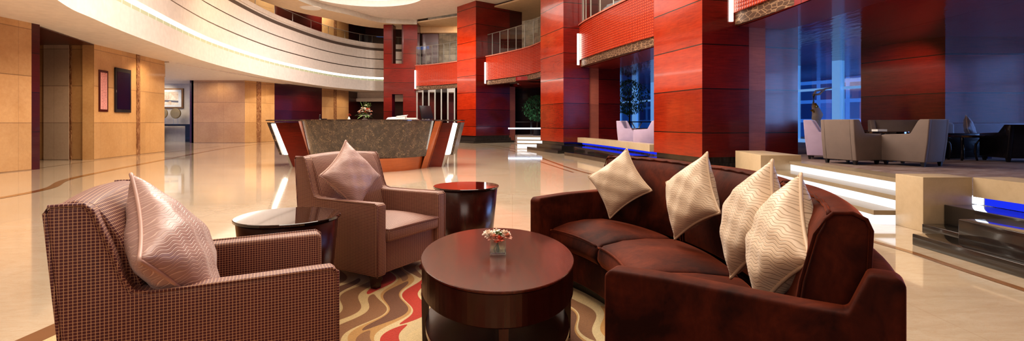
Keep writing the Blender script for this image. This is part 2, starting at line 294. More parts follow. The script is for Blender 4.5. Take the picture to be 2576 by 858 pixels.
# ------------------------------------------------------------------ mesh tools
class MB:
    def __init__(s): s.bm = bmesh.new(); s.uv = {}
    def face(s, pts, uvs=None):
        vs = [s.bm.verts.new(p) for p in pts]
        try: f = s.bm.faces.new(vs)
        except ValueError: return None
        if uvs: s.uv[f] = uvs
        return f
    def box(s, x0, x1, y0, y1, z0, z1, mtx=None):
        p = [Vector((x, y, z)) for z in (z0, z1) for y in (y0, y1) for x in (x0, x1)]
        if mtx: p = [mtx @ q for q in p]
        v = [s.bm.verts.new(q) for q in p]
        for f in ((0, 2, 3, 1), (4, 5, 7, 6), (0, 1, 5, 4), (2, 6, 7, 3), (0, 4, 6, 2), (1, 3, 7, 5)):
            s.bm.faces.new([v[i] for i in f])
        return s
    def prism(s, poly, z0, z1):      # plan polygon extruded up
        n = len(poly); b = [s.bm.verts.new((p[0], p[1], z0)) for p in poly]; t = [s.bm.verts.new((p[0], p[1], z1)) for p in poly]
        s.bm.faces.new(b[::-1]); s.bm.faces.new(t)
        for i in range(n): s.bm.faces.new([b[i], b[(i + 1) % n], t[(i + 1) % n], t[i]])
        return s
    def loft(s, rings, cap=True, closed=True):
        R = [[s.bm.verts.new(p) for p in r] for r in rings]; n = len(rings[0])
        for a, b in zip(R, R[1:]):
            for i in range(n if closed else n - 1): s.bm.faces.new([a[i], a[(i + 1) % n], b[(i + 1) % n], b[i]])
        if cap and closed: s.bm.faces.new(R[0][::-1]); s.bm.faces.new(R[-1])
        return s
    def lathe(s, prof, n=48, c=(0, 0, 0), sx=1, sy=1):
        s.loft([[(c[0] + r * sx * math.cos(2 * PI * i / n), c[1] + r * sy * math.sin(2 * PI * i / n), c[2] + z) for i in range(n)] for r, z in prof]); return s
    def tube(s, pts, r, n=8, closed=False):
        pts = [Vector(p) for p in pts]; N = len(pts); rings = []
        for i, p in enumerate(pts):
            a = pts[(i - 1) % N] if (closed or i > 0) else p; b = pts[(i + 1) % N] if (closed or i < N - 1) else p
            d = (b - a).normalized() if (b - a).length > 1e-9 else Vector((0, 0, 1))
            up = Vector((0, 0, 1)) if abs(d.z) < 0.9 else Vector((1, 0, 0))
            u = d.cross(up).normalized(); w = d.cross(u)
            rr = r[i] if isinstance(r, (list, tuple)) else r
            rings.append([p + (u * math.cos(2 * PI * k / n) + w * math.sin(2 * PI * k / n)) * rr for k in range(n)])
        if closed: rings.append(rings[0]); s.loft(rings, cap=False)
        else: s.loft(rings)
        return s
    def ribbon(s, path, z0, z1, thick=0.0):     # vertical wall along a plan path
        n = len(path); u = 0; pv = None
        for a, b in zip(path, path[1:]):
            L = math.hypot(b[0] - a[0], b[1] - a[1])
            s.face([(a[0], a[1], z0), (b[0], b[1], z0), (b[0], b[1], z1), (a[0], a[1], z1)], [(u, z0), (u + L, z0), (u + L, z1), (u, z1)])
            u += L
        if thick:
            off = offset(path, thick); s.slab(path, off, z0, z0); s.slab(path, off, z1, z1)
            s.ribbon(off, z0, z1)
            for a, b in ((path[0], off[0]), (path[-1], off[-1])): s.face([(a[0], a[1], z0), (b[0], b[1], z0), (b[0], b[1], z1), (a[0], a[1], z1)])
        return s
    def slab(s, pa, pb, za, zb):   # strip between two plan paths
        for i in range(len(pa) - 1):
            s.face([(pa[i][0], pa[i][1], za), (pa[i + 1][0], pa[i + 1][1], za), (pb[i + 1][0], pb[i + 1][1], zb), (pb[i][0], pb[i][1], zb)])
        return s
    def build(s, name, mat, parent=None, smooth=False, bevel=0.0, seg=3, subd=0, boxuv=False, loc=None, weld=True):
        me = bpy.data.meshes.new(name)
        if not s.uv and weld: bmesh.ops.remove_doubles(s.bm, verts=s.bm.verts, dist=1e-5)
        if not s.uv: bmesh.ops.recalc_face_normals(s.bm, faces=s.bm.faces)
        l = s.bm.loops.layers.uv.new('UVMap')
        for f in s.bm.faces:
            if f in s.uv:
                for lp, q in zip(f.loops, s.uv[f]): lp[l].uv = q
            else:
                n = f.normal if f.normal.length > 0 else Vector((0, 0, 1)); ax = max(range(3), key=lambda i: abs(n[i]))
                for lp in f.loops:
                    c = lp.vert.co; lp[l].uv = ((c.y, c.z), (c.x, c.z), (c.x, c.y))[ax]
            f.smooth = smooth
        s.bm.to_mesh(me); s.bm.free()
        me.materials.append(mat)
        o = bpy.data.objects.new(name, me); C.objects.link(o)
        if parent: o.parent = parent
        if loc: o.location = loc
        if bevel:
            b = o.modifiers.new('b', 'BEVEL'); b.width = bevel; b.segments = seg; b.limit_method = 'ANGLE'; b.angle_limit = math.radians(35)
            for f in me.polygons: f.use_smooth = True
        if subd:
            b = o.modifiers.new('s', 'SUBSURF'); b.levels = b.render_levels = subd
            for f in me.polygons: f.use_smooth = True
        return o
def offset(path, d):     # to the left of travel
    out = []
    for i, p in enumerate(path):
        a = path[max(i - 1, 0)]; b = path[min(i + 1, len(path) - 1)]
        dx, dy = b[0] - a[0], b[1] - a[1]; L = math.hypot(dx, dy) or 1
        out.append((p[0] - dy / L * d, p[1] + dx / L * d))
    return out
def smooth_path(pts, n=8):
    P = [pts[0]] + list(pts) + [pts[-1]]; out = []
    for i in range(1, len(P) - 2):
        p0, p1, p2, p3 = P[i - 1], P[i], P[i + 1], P[i + 2]
        for k in range(n):
            t = k / n
            out.append(tuple(0.5 * (2 * p1[j] + (p2[j] - p0[j]) * t + (2 * p0[j] - 5 * p1[j] + 4 * p2[j] - p3[j]) * t * t + (3 * p1[j] - p0[j] - 3 * p2[j] + p3[j]) * t ** 3) for j in range(len(p1))))
    out.append(tuple(pts[-1])); return out
def tag(o, label, cat, group=None, kind=None):
    o['label'] = label; o['category'] = cat
    if group: o['group'] = group
    if kind: o['kind'] = kind
    return o
def struct(o): o['kind'] = 'structure'; return o
def thing(name, label, cat, loc=(0, 0, 0), rz=0.0, group=None):
    o = bpy.data.objects.new(name, None); C.objects.link(o); o.location = loc; o.rotation_euler = (0, 0, rz)
    return tag(o, label, cat, group)
def copy_tree(o, parent=None):
    c = o.copy(); C.objects.link(c); c.parent = parent
    for ch in [x for x in bpy.data.objects if x.parent == o]: copy_tree(ch, c)
    return c

# ------------------------------------------------------------------ camera
cam = bpy.data.cameras.new('camera'); co = bpy.data.objects.new('camera', cam); C.objects.link(co)
co.location = (0, 0, E); co.rotation_euler = (PI / 2, 0, 0)
cam.sensor_width = 36; cam.lens = 36 * F / 2576; cam.shift_y = -121 / 2576; cam.clip_end = 300
SC.camera = co

# ------------------------------------------------------------------ floor, ceiling
struct(MB().box(-22, 14, -7, 45, -0.1, 0).build('floor', M['floor']))
CZ = 7.6
# atrium ceiling with circular opening for the oculus
oc = Vector((-7.55, 24.7)); oR = 3.2
fpath = smooth_path([(-4, 2), (-7.2, 9), (-9.0, 16), (-9.7, 22), (-9.6, 26.4), (-9.15, 28.8), (-8.1, 30.9), (-6.2, 31.6)])
fpath = smooth_path([(-6, -7), (-7.5, 5), (-9.3, 16), (-10.95, 22), (-10.6, 26.4), (-9.3, 28.8), (-8.1, 30.9), (-6.0, 31.4)])
mb = MB(); outer = []
N = 64
ring = [(oc.x + oR * math.cos(2 * PI * i / N), oc.y + oR * math.sin(2 * PI * i / N)) for i in range(N)]
poly = [(p[0], p[1]) for p in fpath] + [(-3.1, 29.5), (2.5, 24), (6, 14), (8, 8), (8, -7)]
bmx = mb.bm
ov = [bmx.verts.new((x, y, CZ)) for x, y in poly]; iv = [bmx.verts.new((x, y, CZ)) for x, y in ring]
es = [bmx.edges.new((ov[i], ov[(i + 1) % len(ov)])) for i in range(len(ov))] + [bmx.edges.new((iv[i], iv[(i + 1) % N])) for i in range(N)]
bmesh.ops.triangle_fill(bmx, use_beauty=True, use_dissolve=False, edges=es)
struct(mb.build('ceiling', M['plaster']))
oc_t = thing('ceiling_oculus', 'large round glowing recess in the cream atrium ceiling', 'ceiling light', (oc.x, oc.y, CZ))
MB().loft([[(oR * math.cos(2 * PI * i / N), oR * math.sin(2 * PI * i / N), z) for i in range(N)] for z in (0, 0.35)], cap=False).build('rim', M['plaster'], oc_t, smooth=True)
MB().face([(oR * 1.02 * math.cos(2 * PI * i / N), oR * 1.02 * math.sin(2 * PI * i / N), 0.35) for i in range(N)])
m = MB(); m.face([(oR * math.cos(2 * PI * i / N), oR * math.sin(2 * PI * i / N), 0.35) for i in range(N)]); m.build('diffuser', M['oculus_light'], oc_t)
# bulkhead ring on the left of the atrium ceiling
b_in = fpath; b_out = offset(fpath, 1.9)
m = MB(); m.ribbon(b_in, 7.3, CZ)
bo = m.build('trim_1', plain('grey beige fascia', (0.42, 0.36, 0.30), 0.25), smooth=True); struct(bo)
struct(MB().slab(b_in, b_out, 7.3, 7.3).ribbon(b_out, 7.3, 8.0).build('ceiling.001', M['plaster_warm'], smooth=False))
# ceiling over the upper galleries
struct(MB().box(-24, -4, -7, 45, 9.2, 9.3).build('ceiling.002', M['plaster_warm']))
# downlight ring
dl = thing('recessed_downlight', 'small oval recessed light in the ceiling ring above the left balcony', 'ceiling light', (-10.9, 26.9, 7.29))
MB().lathe([(0.50, -0.01), (0.55, 0.0), (0.55, 0.02)], 32).build('rim', M['plaster'], dl); MB().lathe([(0.48, -0.012), (0.48, -0.004)], 32).build('diffuser', M['white_plastic'], dl)

# ------------------------------------------------------------------ left walls
ZT = 9.2
def wall(name, pts, mat, z0=0, z1=ZT, th=0.3):
    m = MB(); m.ribbon(pts, z0, z1, th); return struct(m.build(name, mat))
A0, A1 = (-11.1, -7), (-11.12, 11.5)
wall('wall_left', [A1, A0], M['stone'], th=-0.3)
R0, R1 = (-14.45, 14.6), (-12.28, 14.6)
wall('wall_left.001', [(-15.5, 14.6), (-14.1, 14.6)], M['trim_wood'], th=0.3)
wall('wall_left.002', [(-14.1, 14.6), (-13.62, 14.6)], M['stone'], th=0.3)
wall('wall_left.003', [(-13.72, 14.55), (-12.98, 14.55)], M['stone_pale'], th=0.3)
wall('wall_left.004', [(-12.98, 14.6), R1], M['stone'], th=0.0)
wall('wall_left.005', [A1, (-15.5, 11.5), (-15.5, 14.6)], M['dark_wood_wall'], th=-0.2)
B0, B1 = (-12.28, 14.6), (-13.05, 18.66)
wall('wall_left.006', [B0, B1], M['stone'], th=0.3)
wall('wall_left.007', [(-13.36, 18.62), (-17, 18.62)], M['stone'], th=-0.1)
wall('wall_left.008', [(-17.15, 26.6), (-14.3, 26.6)], M['stone'], th=0.3)
D = [(-14.3, 26.6), (-13.62, 28.5)]
wall('wall_left.009', D, M['stone'], th=0.3)
wall('wall_left.010', [(-13.62, 28.5), (-12.78, 33.4)], M['dark_wood_wall'], th=0.3)
wall('wall_left.011', [(-12.78, 33.4), (-12.0, 36.5)], M['stone'], th=0.3)
wall('wall_back', [(-12.0, 36.5), (-11.8, 40), (-4, 40)], M['dark_wood_wall'], th=0.3)
# vertical marble inlays
def inlay_strip(name, a, b, px, w, off=0.02):
    rx = (px - CX) / F; dx, dy = b[0] - a[0], b[1] - a[1]
    t_ = (rx * a[1] - a[0]) / (dx - rx * dy); p = (a[0] + dx * t_, a[1] + dy * t_); L = math.hypot(dx, dy); ux, uy = dx / L, dy / L
    nx, ny = uy, -ux
    if nx * -p[0] + ny * -p[1] < 0: nx, ny = -nx, -ny
    q = [(p[0] - ux * w / 2, p[1] - uy * w / 2), (p[0] + ux * w / 2, p[1] + uy * w / 2)]
    m = MB(); m.prism([q[0], q[1], (q[1][0] + nx * off, q[1][1] + ny * off), (q[0][0] + nx * off, q[0][1] + ny * off)], 0, 3.4)
    return struct(m.build(name, M['inlay_marble']))
inlay_strip('trim_2', B0, B1, 347, 0.2); inlay_strip('trim_3', (-13, 14.58), (-12.3, 14.58), 173.5, 0.17)
inlay_strip('trim_4', D[0], D[1], 651, 0.3); inlay_strip('trim_5', (-12.78, 33.4), (-12.0, 36.5), 843, 0.35)
def upper_strip(px, a, b, name):
    o = inlay_strip(name, a, b, px, 0.35); o.location.z = 5.6
upper_strip(843, (-12.78, 33.4), (-12.0, 36.5), 'trim_6')
# corridor beyond the opening
struct(MB().box(-24, -17.0, 29.0, 29.2, 0, 3.4).build('wall_back.001', M['white_wall']))
struct(MB().box(-17.25, -17.05, 26.6, 29.2, 0, 3.4).build('wall_right', M['dark_wood_wall']))
struct(MB().box(-24, -12.9, 18.7, 29.2, 3.35, 3.4).build('ceiling.003', M['plaster']))
struct(MB().box(-24, -23.8, 18.7, 29.2, 0, 3.4).build('wall_left.012', M['white_wall']))
struct(MB().box(-17.1, -13.4, 18.75, 19.2, 2.86, 3.36).build('trim_7', plain('polished bulkhead', (.55, .42, .28), .12, coat=.6)))
struct(MB().prism([(-15.5, 11.5), (-11.14, 11.5), (-12.28, 14.6), (-15.5, 14.6)], 3.37, 3.39).build('ceiling.008', M['dark_wood_wall']))
con = thing('console_table', 'dark wooden console table against the corridor wall under the painting', 'console table', (-19.2, 28.5, 0))
MB().box(-1.4, 1.0, -0.25, 0.25, 0.9, 1.0).build('tabletop', M['black_wood'], con)
MB().prism([(0.62, -0.25), (1.0, -0.25), (1.0, 0.25), (0.62, 0.25)], 0, 0.9).build('leg', M['black_wood'], con)
MB().prism([(-1.4, -0.25), (-1.0, -0.25), (-1.0, 0.25), (-1.4, 0.25)], 0, 0.9).build('leg', M['black_wood'], con)
pt = thing('framed_painting', 'framed abstract landscape painting in orange and grey on the corridor wall', 'painting', (-20.25, 28.95, 2.5))
MB().box(-1.1, 1.1, -0.04, 0.03, -0.58, 0.58).build('frame', M['gold_frame'], pt)
MB().box(-1.02, 1.02, -0.055, -0.02, -0.50, 0.50).build('mat_board', M['white_plastic'], pt)
m = MB(); m.face([(-0.85, -0.06, -0.38), (0.85, -0.06, -0.38), (0.85, -0.06, 0.38), (-0.85, -0.06, 0.38)], [(-0.9, -0.4), (0.9, -0.4), (0.9, 0.4), (-0.9, 0.4)]); m.build('picture', M['painting'], pt)
for i, (x, lb) in enumerate(((442, 'round bronze disc ornament on two thin legs standing on the console table'), (409, 'round bronze disc ornament farther left on the console, half hidden by the wall'))):
    p = at(x, 293, 28.4); d = thing('disc_ornament', lb, 'ornament', (p.x, 28.4, 1.0), 0, 'disc ornaments on the console')
    MB().lathe([(0.0, -0.05), (0.27, -0.05), (0.30, -0.02), (0.30, 0.02), (0.27, 0.05), (0.0, 0.05)], 36).build('disc', M['drum'], d, bevel=0.01).rotation_euler = (PI / 2, 0, 0)
    d.children[0].location = (0, 0, 0.62)
    for s_ in (-0.12, 0.12): MB().tube([(s_, 0, 0), (s_, 0, 0.4)], 0.012).build('stand_leg', M['metal'], d)
    MB().box(-0.2, 0.2, -0.08, 0.08, 0.0, 0.02).build('stand_base', M['metal'], d)
# notice frame and wall screen on wall B
def onwall(a, b, px):
    rx = (px - CX) / F; dx, dy = b[0] - a[0], b[1] - a[1]; t_ = (rx * a[1] - a[0]) / (dx - rx * dy); return a[0] + dx * t_, a[1] + dy * t_
bang = math.atan2(B1[1] - B0[1], B1[0] - B0[0])
def wall_panel(name, lb, cat, x0, x1, yt, yb):
    p0 = onwall(B0, B1, x0); p1 = onwall(B0, B1, x1); w = math.hypot(p1[0] - p0[0], p1[1] - p0[1]); cx, cy = (p0[0] + p1[0]) / 2, (p0[1] + p1[1]) / 2
    zt = E + (HY - yt) * cy / F; zb = E + (HY - yb) * cy / F
    t_ = thing(name, lb, cat, (cx, cy, (zt + zb) / 2), bang); return t_, w / 2, (zt - zb) / 2
nt, w, h = wall_panel('framed_notice', 'narrow pink printed notice in a dark red frame on the stone wall', 'notice', 247.5, 270.5, 177, 281)
MB().box(-w, w, -0.02, 0.0, -h, h).build('frame', M['frame_wood'], nt)
m = MB(); m.face([(-w + .06, -0.024, -h + .07), (w - .06, -0.024, -h + .07), (w - .06, -0.024, h - .07), (-w + .06, -0.024, h - .07)], [(-0.1, -.6), (0.1, -.6), (0.1, .6), (-.1, .6)]); m.build('paper', M['notice'], nt)
tv, w, h = wall_panel('wall_screen', 'black portrait display screen mounted on the stone wall right of the notice', 'screen', 287, 326, 173, 283)
MB().box(-w, w, -0.05, 0.0, -h, h).build('frame', M['black_plastic'], tv, bevel=0.01)
MB().box(-w + .07, w - .07, -0.055, -0.03, -h + .1, h - .12).build('display', M['screen'], tv)
MB().box(-w + .02, -w + .035, -0.056, -0.03, -0.08, 0.0).build('brand_mark', M['metal'], tv)

# floor inlay lines
def inlay(name, pts, w, z=0.0):
    p = smooth_path(pts); m = MB(); m.slab(offset(p, -w / 2), offset(p, w / 2), z + 0.002, z + 0.002); return struct(m.build(name, M['inlay']))
inlay('trim_8', [(-7.4, 1), (-7.45, 7.3), (-8.7, 9.9), (-10.3, 14.8), (-12.3, 21.5), (-12.6, 26), (-11.2, 31)], 0.14)
inlay('trim_9', [(-10.9, 9.5), (-11.3, 11.65), (-11.95, 14.3), (-12.7, 18.7), (-13.5, 23)], 0.05)
inlay('trim_10', [(3.36, -2), (3.36, 3.3), (3.33, 4.6), (2.8, 7.2), (1.6, 10.9), (0.95, 15), (0.25, 20), (-1.6, 25), (-4.5, 28.5)], 0.07)
inlay('trim_11', [(1.35, 10.9), (0.6, 15), (-0.2, 20), (-2.2, 24.5), (-5, 27.2)], 0.05)

# ------------------------------------------------------------------ left curved balcony
bp = smooth_path([(-2.5, 0.5), (-5.6, 4.4), (-8.54, 9.33), (-9.27, 11.0), (-10.15, 13.6), (-11.64, 19.04), (-12.35, 24.5), (-12.3, 28.5), (-11.75, 32.5), (-10.6, 35.2), (-9.3, 36.2), (-7.6, 36.6)], 6)
bal = thing('curved_balcony', 'cream stepped curved balcony with lit slot sweeping along the left side', 'balcony')
m = MB(); wi = offset(bp, 0.0)
hs = [3.4, 4.10, 4.10, 4.38, 4.38, 5.00, 5.00, 5.70, 5.70, 6.35, 6.35, 6.85]
m.ribbon(bp, 3.4, 4.10); m.slab(bp, offset(bp, 0.12), 4.10, 4.10)
for a, b, o_ in ((4.38, 4.95, -0.0), (5.02, 5.66, 0.05), (5.73, 6.31, 0.10), (6.38, 6.85, 0.15)):
    pp = offset(bp, o_); m.ribbon(pp, a, b); m.slab(pp, offset(bp, 0.3), a, a); m.slab(pp, offset(bp, 0.3), b, b)
m.slab(bp, offset(bp, 3.9), 3.4, 3.4)
m.build('fascia', M['plaster'], bal, smooth=False)
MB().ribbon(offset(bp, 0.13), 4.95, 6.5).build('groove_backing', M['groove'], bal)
MB().ribbon(offset(bp, 0.10), 4.22, 4.40).build('light_strip', M['slot_light'], bal)
m = MB(); m.ribbon(offset(bp, 0.06), 4.08, 4.24)
m.build('slot_grille', M['slot_grille'], bal)
MB().slab(offset(bp, 0.12), offset(bp, 3.9), 6.6, 6.6).build('upper_floor', M['plaster_warm'], bal)
MB().ribbon(offset(bp, 0.3), 6.85, 7.4).build('glass_rail', M['glass'], bal)
m = MB(); m.tube([(p[0], p[1], 7.4) for p in offset(bp, 0.3)], 0.02, 6)
for p in offset(bp, 0.3)[::3]: m.tube([(p[0], p[1], 6.85), (p[0], p[1], 7.4)], 0.015, 4)
m.build('handrail', M['rail'], bal)
struct(MB().box(-11.9, -8.3, 38.2, 38.5, 2.85, 3.4).box(-12.0, -8.3, 38.0, 38.5, 2.7, 2.95).build('trim_12', M['plaster']))

# ------------------------------------------------------------------ portal at far centre
Yp = 31.5
def PX(px, Y=Yp): return (px - CX) / F * Y
por = thing('timber_portal', 'tall dark red timber portal frame behind the right end of the reception desk', 'portal')
m = MB(); m.box(PX(965), PX(986), Yp, Yp + .8, 0, CZ).box(PX(1014), PX(1050), Yp, Yp + .8, 0, CZ).box(PX(986), PX(1014), Yp, Yp + .8, 2.89, 4.83).box(PX(986), PX(1014), Yp, Yp + .8, 7.45, CZ)
m.build('frame', M['deep_wood'], por)
MB().box(PX(986) , PX(989), Yp - .05, Yp + .7, 4.83, 7.45).box(PX(1011), PX(1014), Yp - .05, Yp + .7, 4.83, 7.45).build('jamb', M['dark_wood_wall'], por)

# ------------------------------------------------------------------ pillars on the right
def pill(corner, dl_, L, R, label, zb=0.38, zt=9.0):
    n = math.hypot(*dl_); d = (dl_[0] / n, dl_[1] / n); r = (d[1], -d[0])
    t_ = thing('timber_pillar', label, 'pillar', (corner[0], corner[1], 0), 0, 'lacquered red timber pillars along the hall')
    a = (0, 0); b = (d[0] * L, d[1] * L); c = (b[0] + r[0] * R, b[1] + r[1] * R); e = (r[0] * R, r[1] * R)
    MB().prism([a, e, c, b], zb, zt).build('shaft', M['red_wood'], t_)
    # inner face a deeper red skin and thin edge trim
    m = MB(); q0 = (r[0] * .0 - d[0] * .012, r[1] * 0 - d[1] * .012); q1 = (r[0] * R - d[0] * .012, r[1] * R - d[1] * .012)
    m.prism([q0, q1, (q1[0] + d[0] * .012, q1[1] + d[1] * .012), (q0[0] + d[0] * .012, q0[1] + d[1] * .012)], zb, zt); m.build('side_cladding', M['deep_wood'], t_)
    k = 0.15
    def ex(k, z0, z1):
        a2 = (-r[0] * k - d[0] * k, -r[1] * k - d[1] * k); e2 = (r[0] * R - d[0] * k, r[1] * R - d[1] * k)
        c2 = (c[0] + d[0] * k, c[1] + d[1] * k); b2 = (b[0] - r[0] * k + d[0] * k, b[1] - r[1] * k + d[1] * k)
        return [a2, e2, c2, b2]
    MB().prism(ex(-0.05, 0, zb), 0.0, zb).build('recessed_foot', M['black_stone'], t_)
    MB().prism(ex(0.12, 0, .26), 0.0, .26).build('plinth', M['black_stone'], t_)
    MB().prism(ex(0.42, 0, .11), 0.0, .11).build('lower_plinth', M['black_stone'], t_)
    return t_, d, r
P4c = (3.9, 10.2); P3c = (1.86, 18.0); P2c = (-1.93, 26.5)
p4, d4, r4 = pill(P4c, (-.25, 1), 1.9, 1.12, 'tall red lacquered pillar nearest the camera, behind the sofa')
p3, d3, r3 = pill(P3c, (-.36, 1), 2.1, 1.05, 'tall red lacquered pillar in the middle, left of the lilac chairs')
p2, d2, r2 = pill(P2c, (-.80, 1), 1.85, 2.3, 'red lacquered pillar farthest back, right of the reception desk')
def along(c, r, s, d=None, u=0): return (c[0] + r[0] * s + (d[0] * u if d else 0), c[1] + r[1] * s + (d[1] * u if d else 0))
P5 = (5.05, 4.0)
def endof(c, d, L, r, s): return (c[0] + d[0] * L + r[0] * s, c[1] + d[1] * L + r[1] * s)
bays = [
    ([(4.60, 10.38), (4.86, 8.3), (5.0, 6.5), (5.1, 0), (5.1, -6)], 'nearest', 'carved red gallery front at the top right above the lounge, cut by the frame'),
    ([along(P3c, r3, .65, d3, .02), (2.62, 17.2), (3.3, 14.5), endof(P4c, d4, 1.9, r4, .65)], 'mid', 'carved red gallery front between the two nearest pillars'),
    ([along(P2c, r2, .65, d2, .02), (-0.3, 25.3), (0.9, 23.2), endof(P3c, d3, 2.1, r3, .65)], 'far', 'carved red gallery front between the middle and farthest pillars'),
    ([(-6.05, 31.1), (-5.0, 30.6), (-3.8, 29.6), endof(P2c, d2, 1.85, r2, .65)], 'last', 'carved red gallery front at the far end above the glass doors'),
]
ZB0, ZB1 = 3.38, 4.66
for path, _, lb in bays:
    sp = smooth_path(path, 6)
    g = thing('gallery_front', lb, 'gallery', (sp[0][0], sp[0][1], 0), 0, 'carved red gallery fronts')
    loc = [(p[0] - sp[0][0], p[1] - sp[0][1]) for p in sp]
    s_in = offset(loc, 0.25)
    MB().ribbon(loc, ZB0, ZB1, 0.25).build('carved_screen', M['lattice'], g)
    MB().ribbon(offset(loc, 0.06), 3.13, ZB0, 0.3).build('frieze', M['frieze'], g)
    MB().slab(offset(loc, -.04), offset(loc, 0.3), ZB1 + .03, ZB1 + .03).ribbon(offset(loc, -.04), ZB1 - .02, ZB1 + .03).build('top_rail', M['trim_wood'], g)
    MB().ribbon(offset(loc, 0.12), ZB1 + .03, 5.85).build('glass_rail', M['glass'], g)
    m = MB(); gp = offset(loc, 0.12); m.tube([(p[0], p[1], 5.86) for p in gp], 0.018, 6)
    for p in gp[::2]: m.tube([(p[0], p[1], ZB1 + .03), (p[0], p[1], 5.86)], 0.02, 4)
    m.build('rail_posts', M['rail'], g)
    MB().slab(offset(loc, 0.2), offset(loc, 4.5), 4.5, 4.5).build('gallery_floor', M['plaster_warm'], g)
    # lit end strip
    a, b = loc[0], loc[1]; L = math.hypot(b[0] - a[0], b[1] - a[1]); ux, uy = (b[0] - a[0]) / L, (b[1] - a[1]) / L
    hx, hy = uy, -ux
    ls = MB(); ls.prism([(hx * .01, hy * .01), (ux * .06 + hx * .01, uy * .06 + hy * .01), (ux * .06 + hx * .09, uy * .06 + hy * .09), (hx * .09, hy * .09)], 3.2, 4.35)
    ls.build('light_strip', M['white_light'], g)

# upper gallery back wall
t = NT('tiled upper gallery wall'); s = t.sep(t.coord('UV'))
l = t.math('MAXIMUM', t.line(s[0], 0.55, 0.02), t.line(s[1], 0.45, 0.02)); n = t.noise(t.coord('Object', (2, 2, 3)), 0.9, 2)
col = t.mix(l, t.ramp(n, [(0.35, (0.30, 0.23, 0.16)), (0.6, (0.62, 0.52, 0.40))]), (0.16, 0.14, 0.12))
M['tile'] = t.bsdf(col, 0.2, coat=0.4, emit=(0.7, 0.55, 0.38), estr=0.12)  # slight emission stands in for warm light on the tiles
up = [(10.5, 2), (9.5, 11), (7.4, 17.5), (5.2, 23), (1.2, 30.5), (-2.6, 33.9), (-6, 35.5)]
struct(MB().ribbon(up, 4.5, CZ + 1.6).build('wall_right.001', M['tile']))
struct(MB().prism([(-6, 31.5), (-3, 29.6), (2.3, 23.5), (5, 14), (7.6, 5), (7.6, 2)] + up, 7.42, 7.5).build('ceiling.004', M['plaster_warm']))
# upper dark piers behind each pillar
for (c, r, d, s0, s1, nm) in ((P3c, r3, d3, 1.05, 2.3, 'wall_right.002'), (P2c, r2, d2, 2.3, 3.2, 'wall_right.003'), (P4c, r4, d4, 1.12, 3.0, 'wall_right.004')):
    a = along(c, r, s0); b = along(c, r, s1)
    struct(MB().prism([a, b, (b[0] + d[0] * .9, b[1] + d[1] * .9), (a[0] + d[0] * .9, a[1] + d[1] * .9)], 4.5, 9).build(nm, M['dark_wood_wall']))
struct(MB().box(PX(1062, 33), PX(1103, 33), 33, 33.3, 4.5, CZ).build('wall_right.005', M['dark_wood_wall']))
struct(MB().box(PX(1058, 32.9), PX(1160, 32.9), 32.7, 33.0, 7.0, 7.6).build('trim_13', M['stone']))

# ------------------------------------------------------------------ lounge level
LF = 0.40
edge = smooth_path([(5.0, -7), (4.85, 0), (4.75, 5.0), (4.95, 6.5), (4.9, 8.2), (4.75, 10.3), (3.95, 12.6), (3.3, 15.5), (2.6, 18.4), (1.95, 20.6), (1.7, 23.2), (1.5, 23.55), (0.26, 23.95), (0.29, 25.5), (0.3, 28.1), (-3.0, 29.6), (-6.4, 31.6)], 5)
mb = MB()
poly = edge + [(-6.4, 37), (4, 37), (15, 24), (15, -7)]
mb.prism(poly, 0.02, LF); o_ = mb.build('floor.001', M['carpet']); struct(o_)
mb = MB(); mb.prism(poly, 3.12, 3.3); struct(mb.build('ceiling.005', M['lac_ceiling']))
struct(MB().slab([(p[0] + .02, p[1]) for p in edge], offset(edge, -1.25), 3.11, 3.11).build('ceiling.009', plain('red wood soffit', (.22, .022, .012), .35, coat=.3)))
# radial lounge walls
def rad_wall(c, r, d, s0, s1, s2, nmA, nmB, th=0.5):
    a = along(c, r, s0, d, .05); b = along(c, r, s1, d, .05); e = along(c, r, s2, d, .08)
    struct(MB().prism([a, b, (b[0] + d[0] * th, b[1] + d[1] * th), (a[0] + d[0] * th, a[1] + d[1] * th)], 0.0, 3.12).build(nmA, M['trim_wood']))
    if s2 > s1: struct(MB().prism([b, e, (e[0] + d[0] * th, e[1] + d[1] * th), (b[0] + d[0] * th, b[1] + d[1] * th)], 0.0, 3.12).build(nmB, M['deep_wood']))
rad_wall(P4c, r4, d4, 1.12, 1.58, 2.45, 'trim_14', 'wall_right.006')
rad_wall(P3c, r3, d3, 1.05, 1.48, 2.42, 'trim_15', 'wall_right.007')
rad_wall(P2c, r2, d2, 2.3, 2.75, 2.75, 'trim_16', 'x')
struct(MB().prism([(9.55, 13.6), (10.2, 11.7), (14, 11.7), (14, 14)], LF, 3.12).build('wall_right.008', M['deep_wood']))
# window wall : frames, panes, daylight outside
wp = [(1.5, 38.5), (6.6, 26.6), (10.7, 16.3), (11.9, 13.6)]
wp2 = [(14, 11.7), (14, 6), (14, 0), (14, -7)]
win = []
def window_run(a, b, n, names, z0=LF, z1=3.12):
    for i in range(n):
        p = (a[0] + (b[0] - a[0]) * i / n, a[1] + (b[1] - a[1]) * i / n); q = (a[0] + (b[0] - a[0]) * (i + 1) / n, a[1] + (b[1] - a[1]) * (i + 1) / n)
        L = math.hypot(q[0] - p[0], q[1] - p[1]); ang = math.atan2(q[1] - p[1], q[0] - p[0])
        names[0] += 1
        w_ = bpy.data.objects.new('window_%d' % names[0], None); C.objects.link(w_); w_.location = (p[0], p[1], 0); w_.rotation_euler = (0, 0, ang); struct(w_)
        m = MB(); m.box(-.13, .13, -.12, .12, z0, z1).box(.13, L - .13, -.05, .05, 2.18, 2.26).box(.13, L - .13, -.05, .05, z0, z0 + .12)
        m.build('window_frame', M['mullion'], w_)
        MB().box(.13, L - .13, -.01, .01, z0, z1).build('window_pane', M['glass'], w_)
cnt = [0]
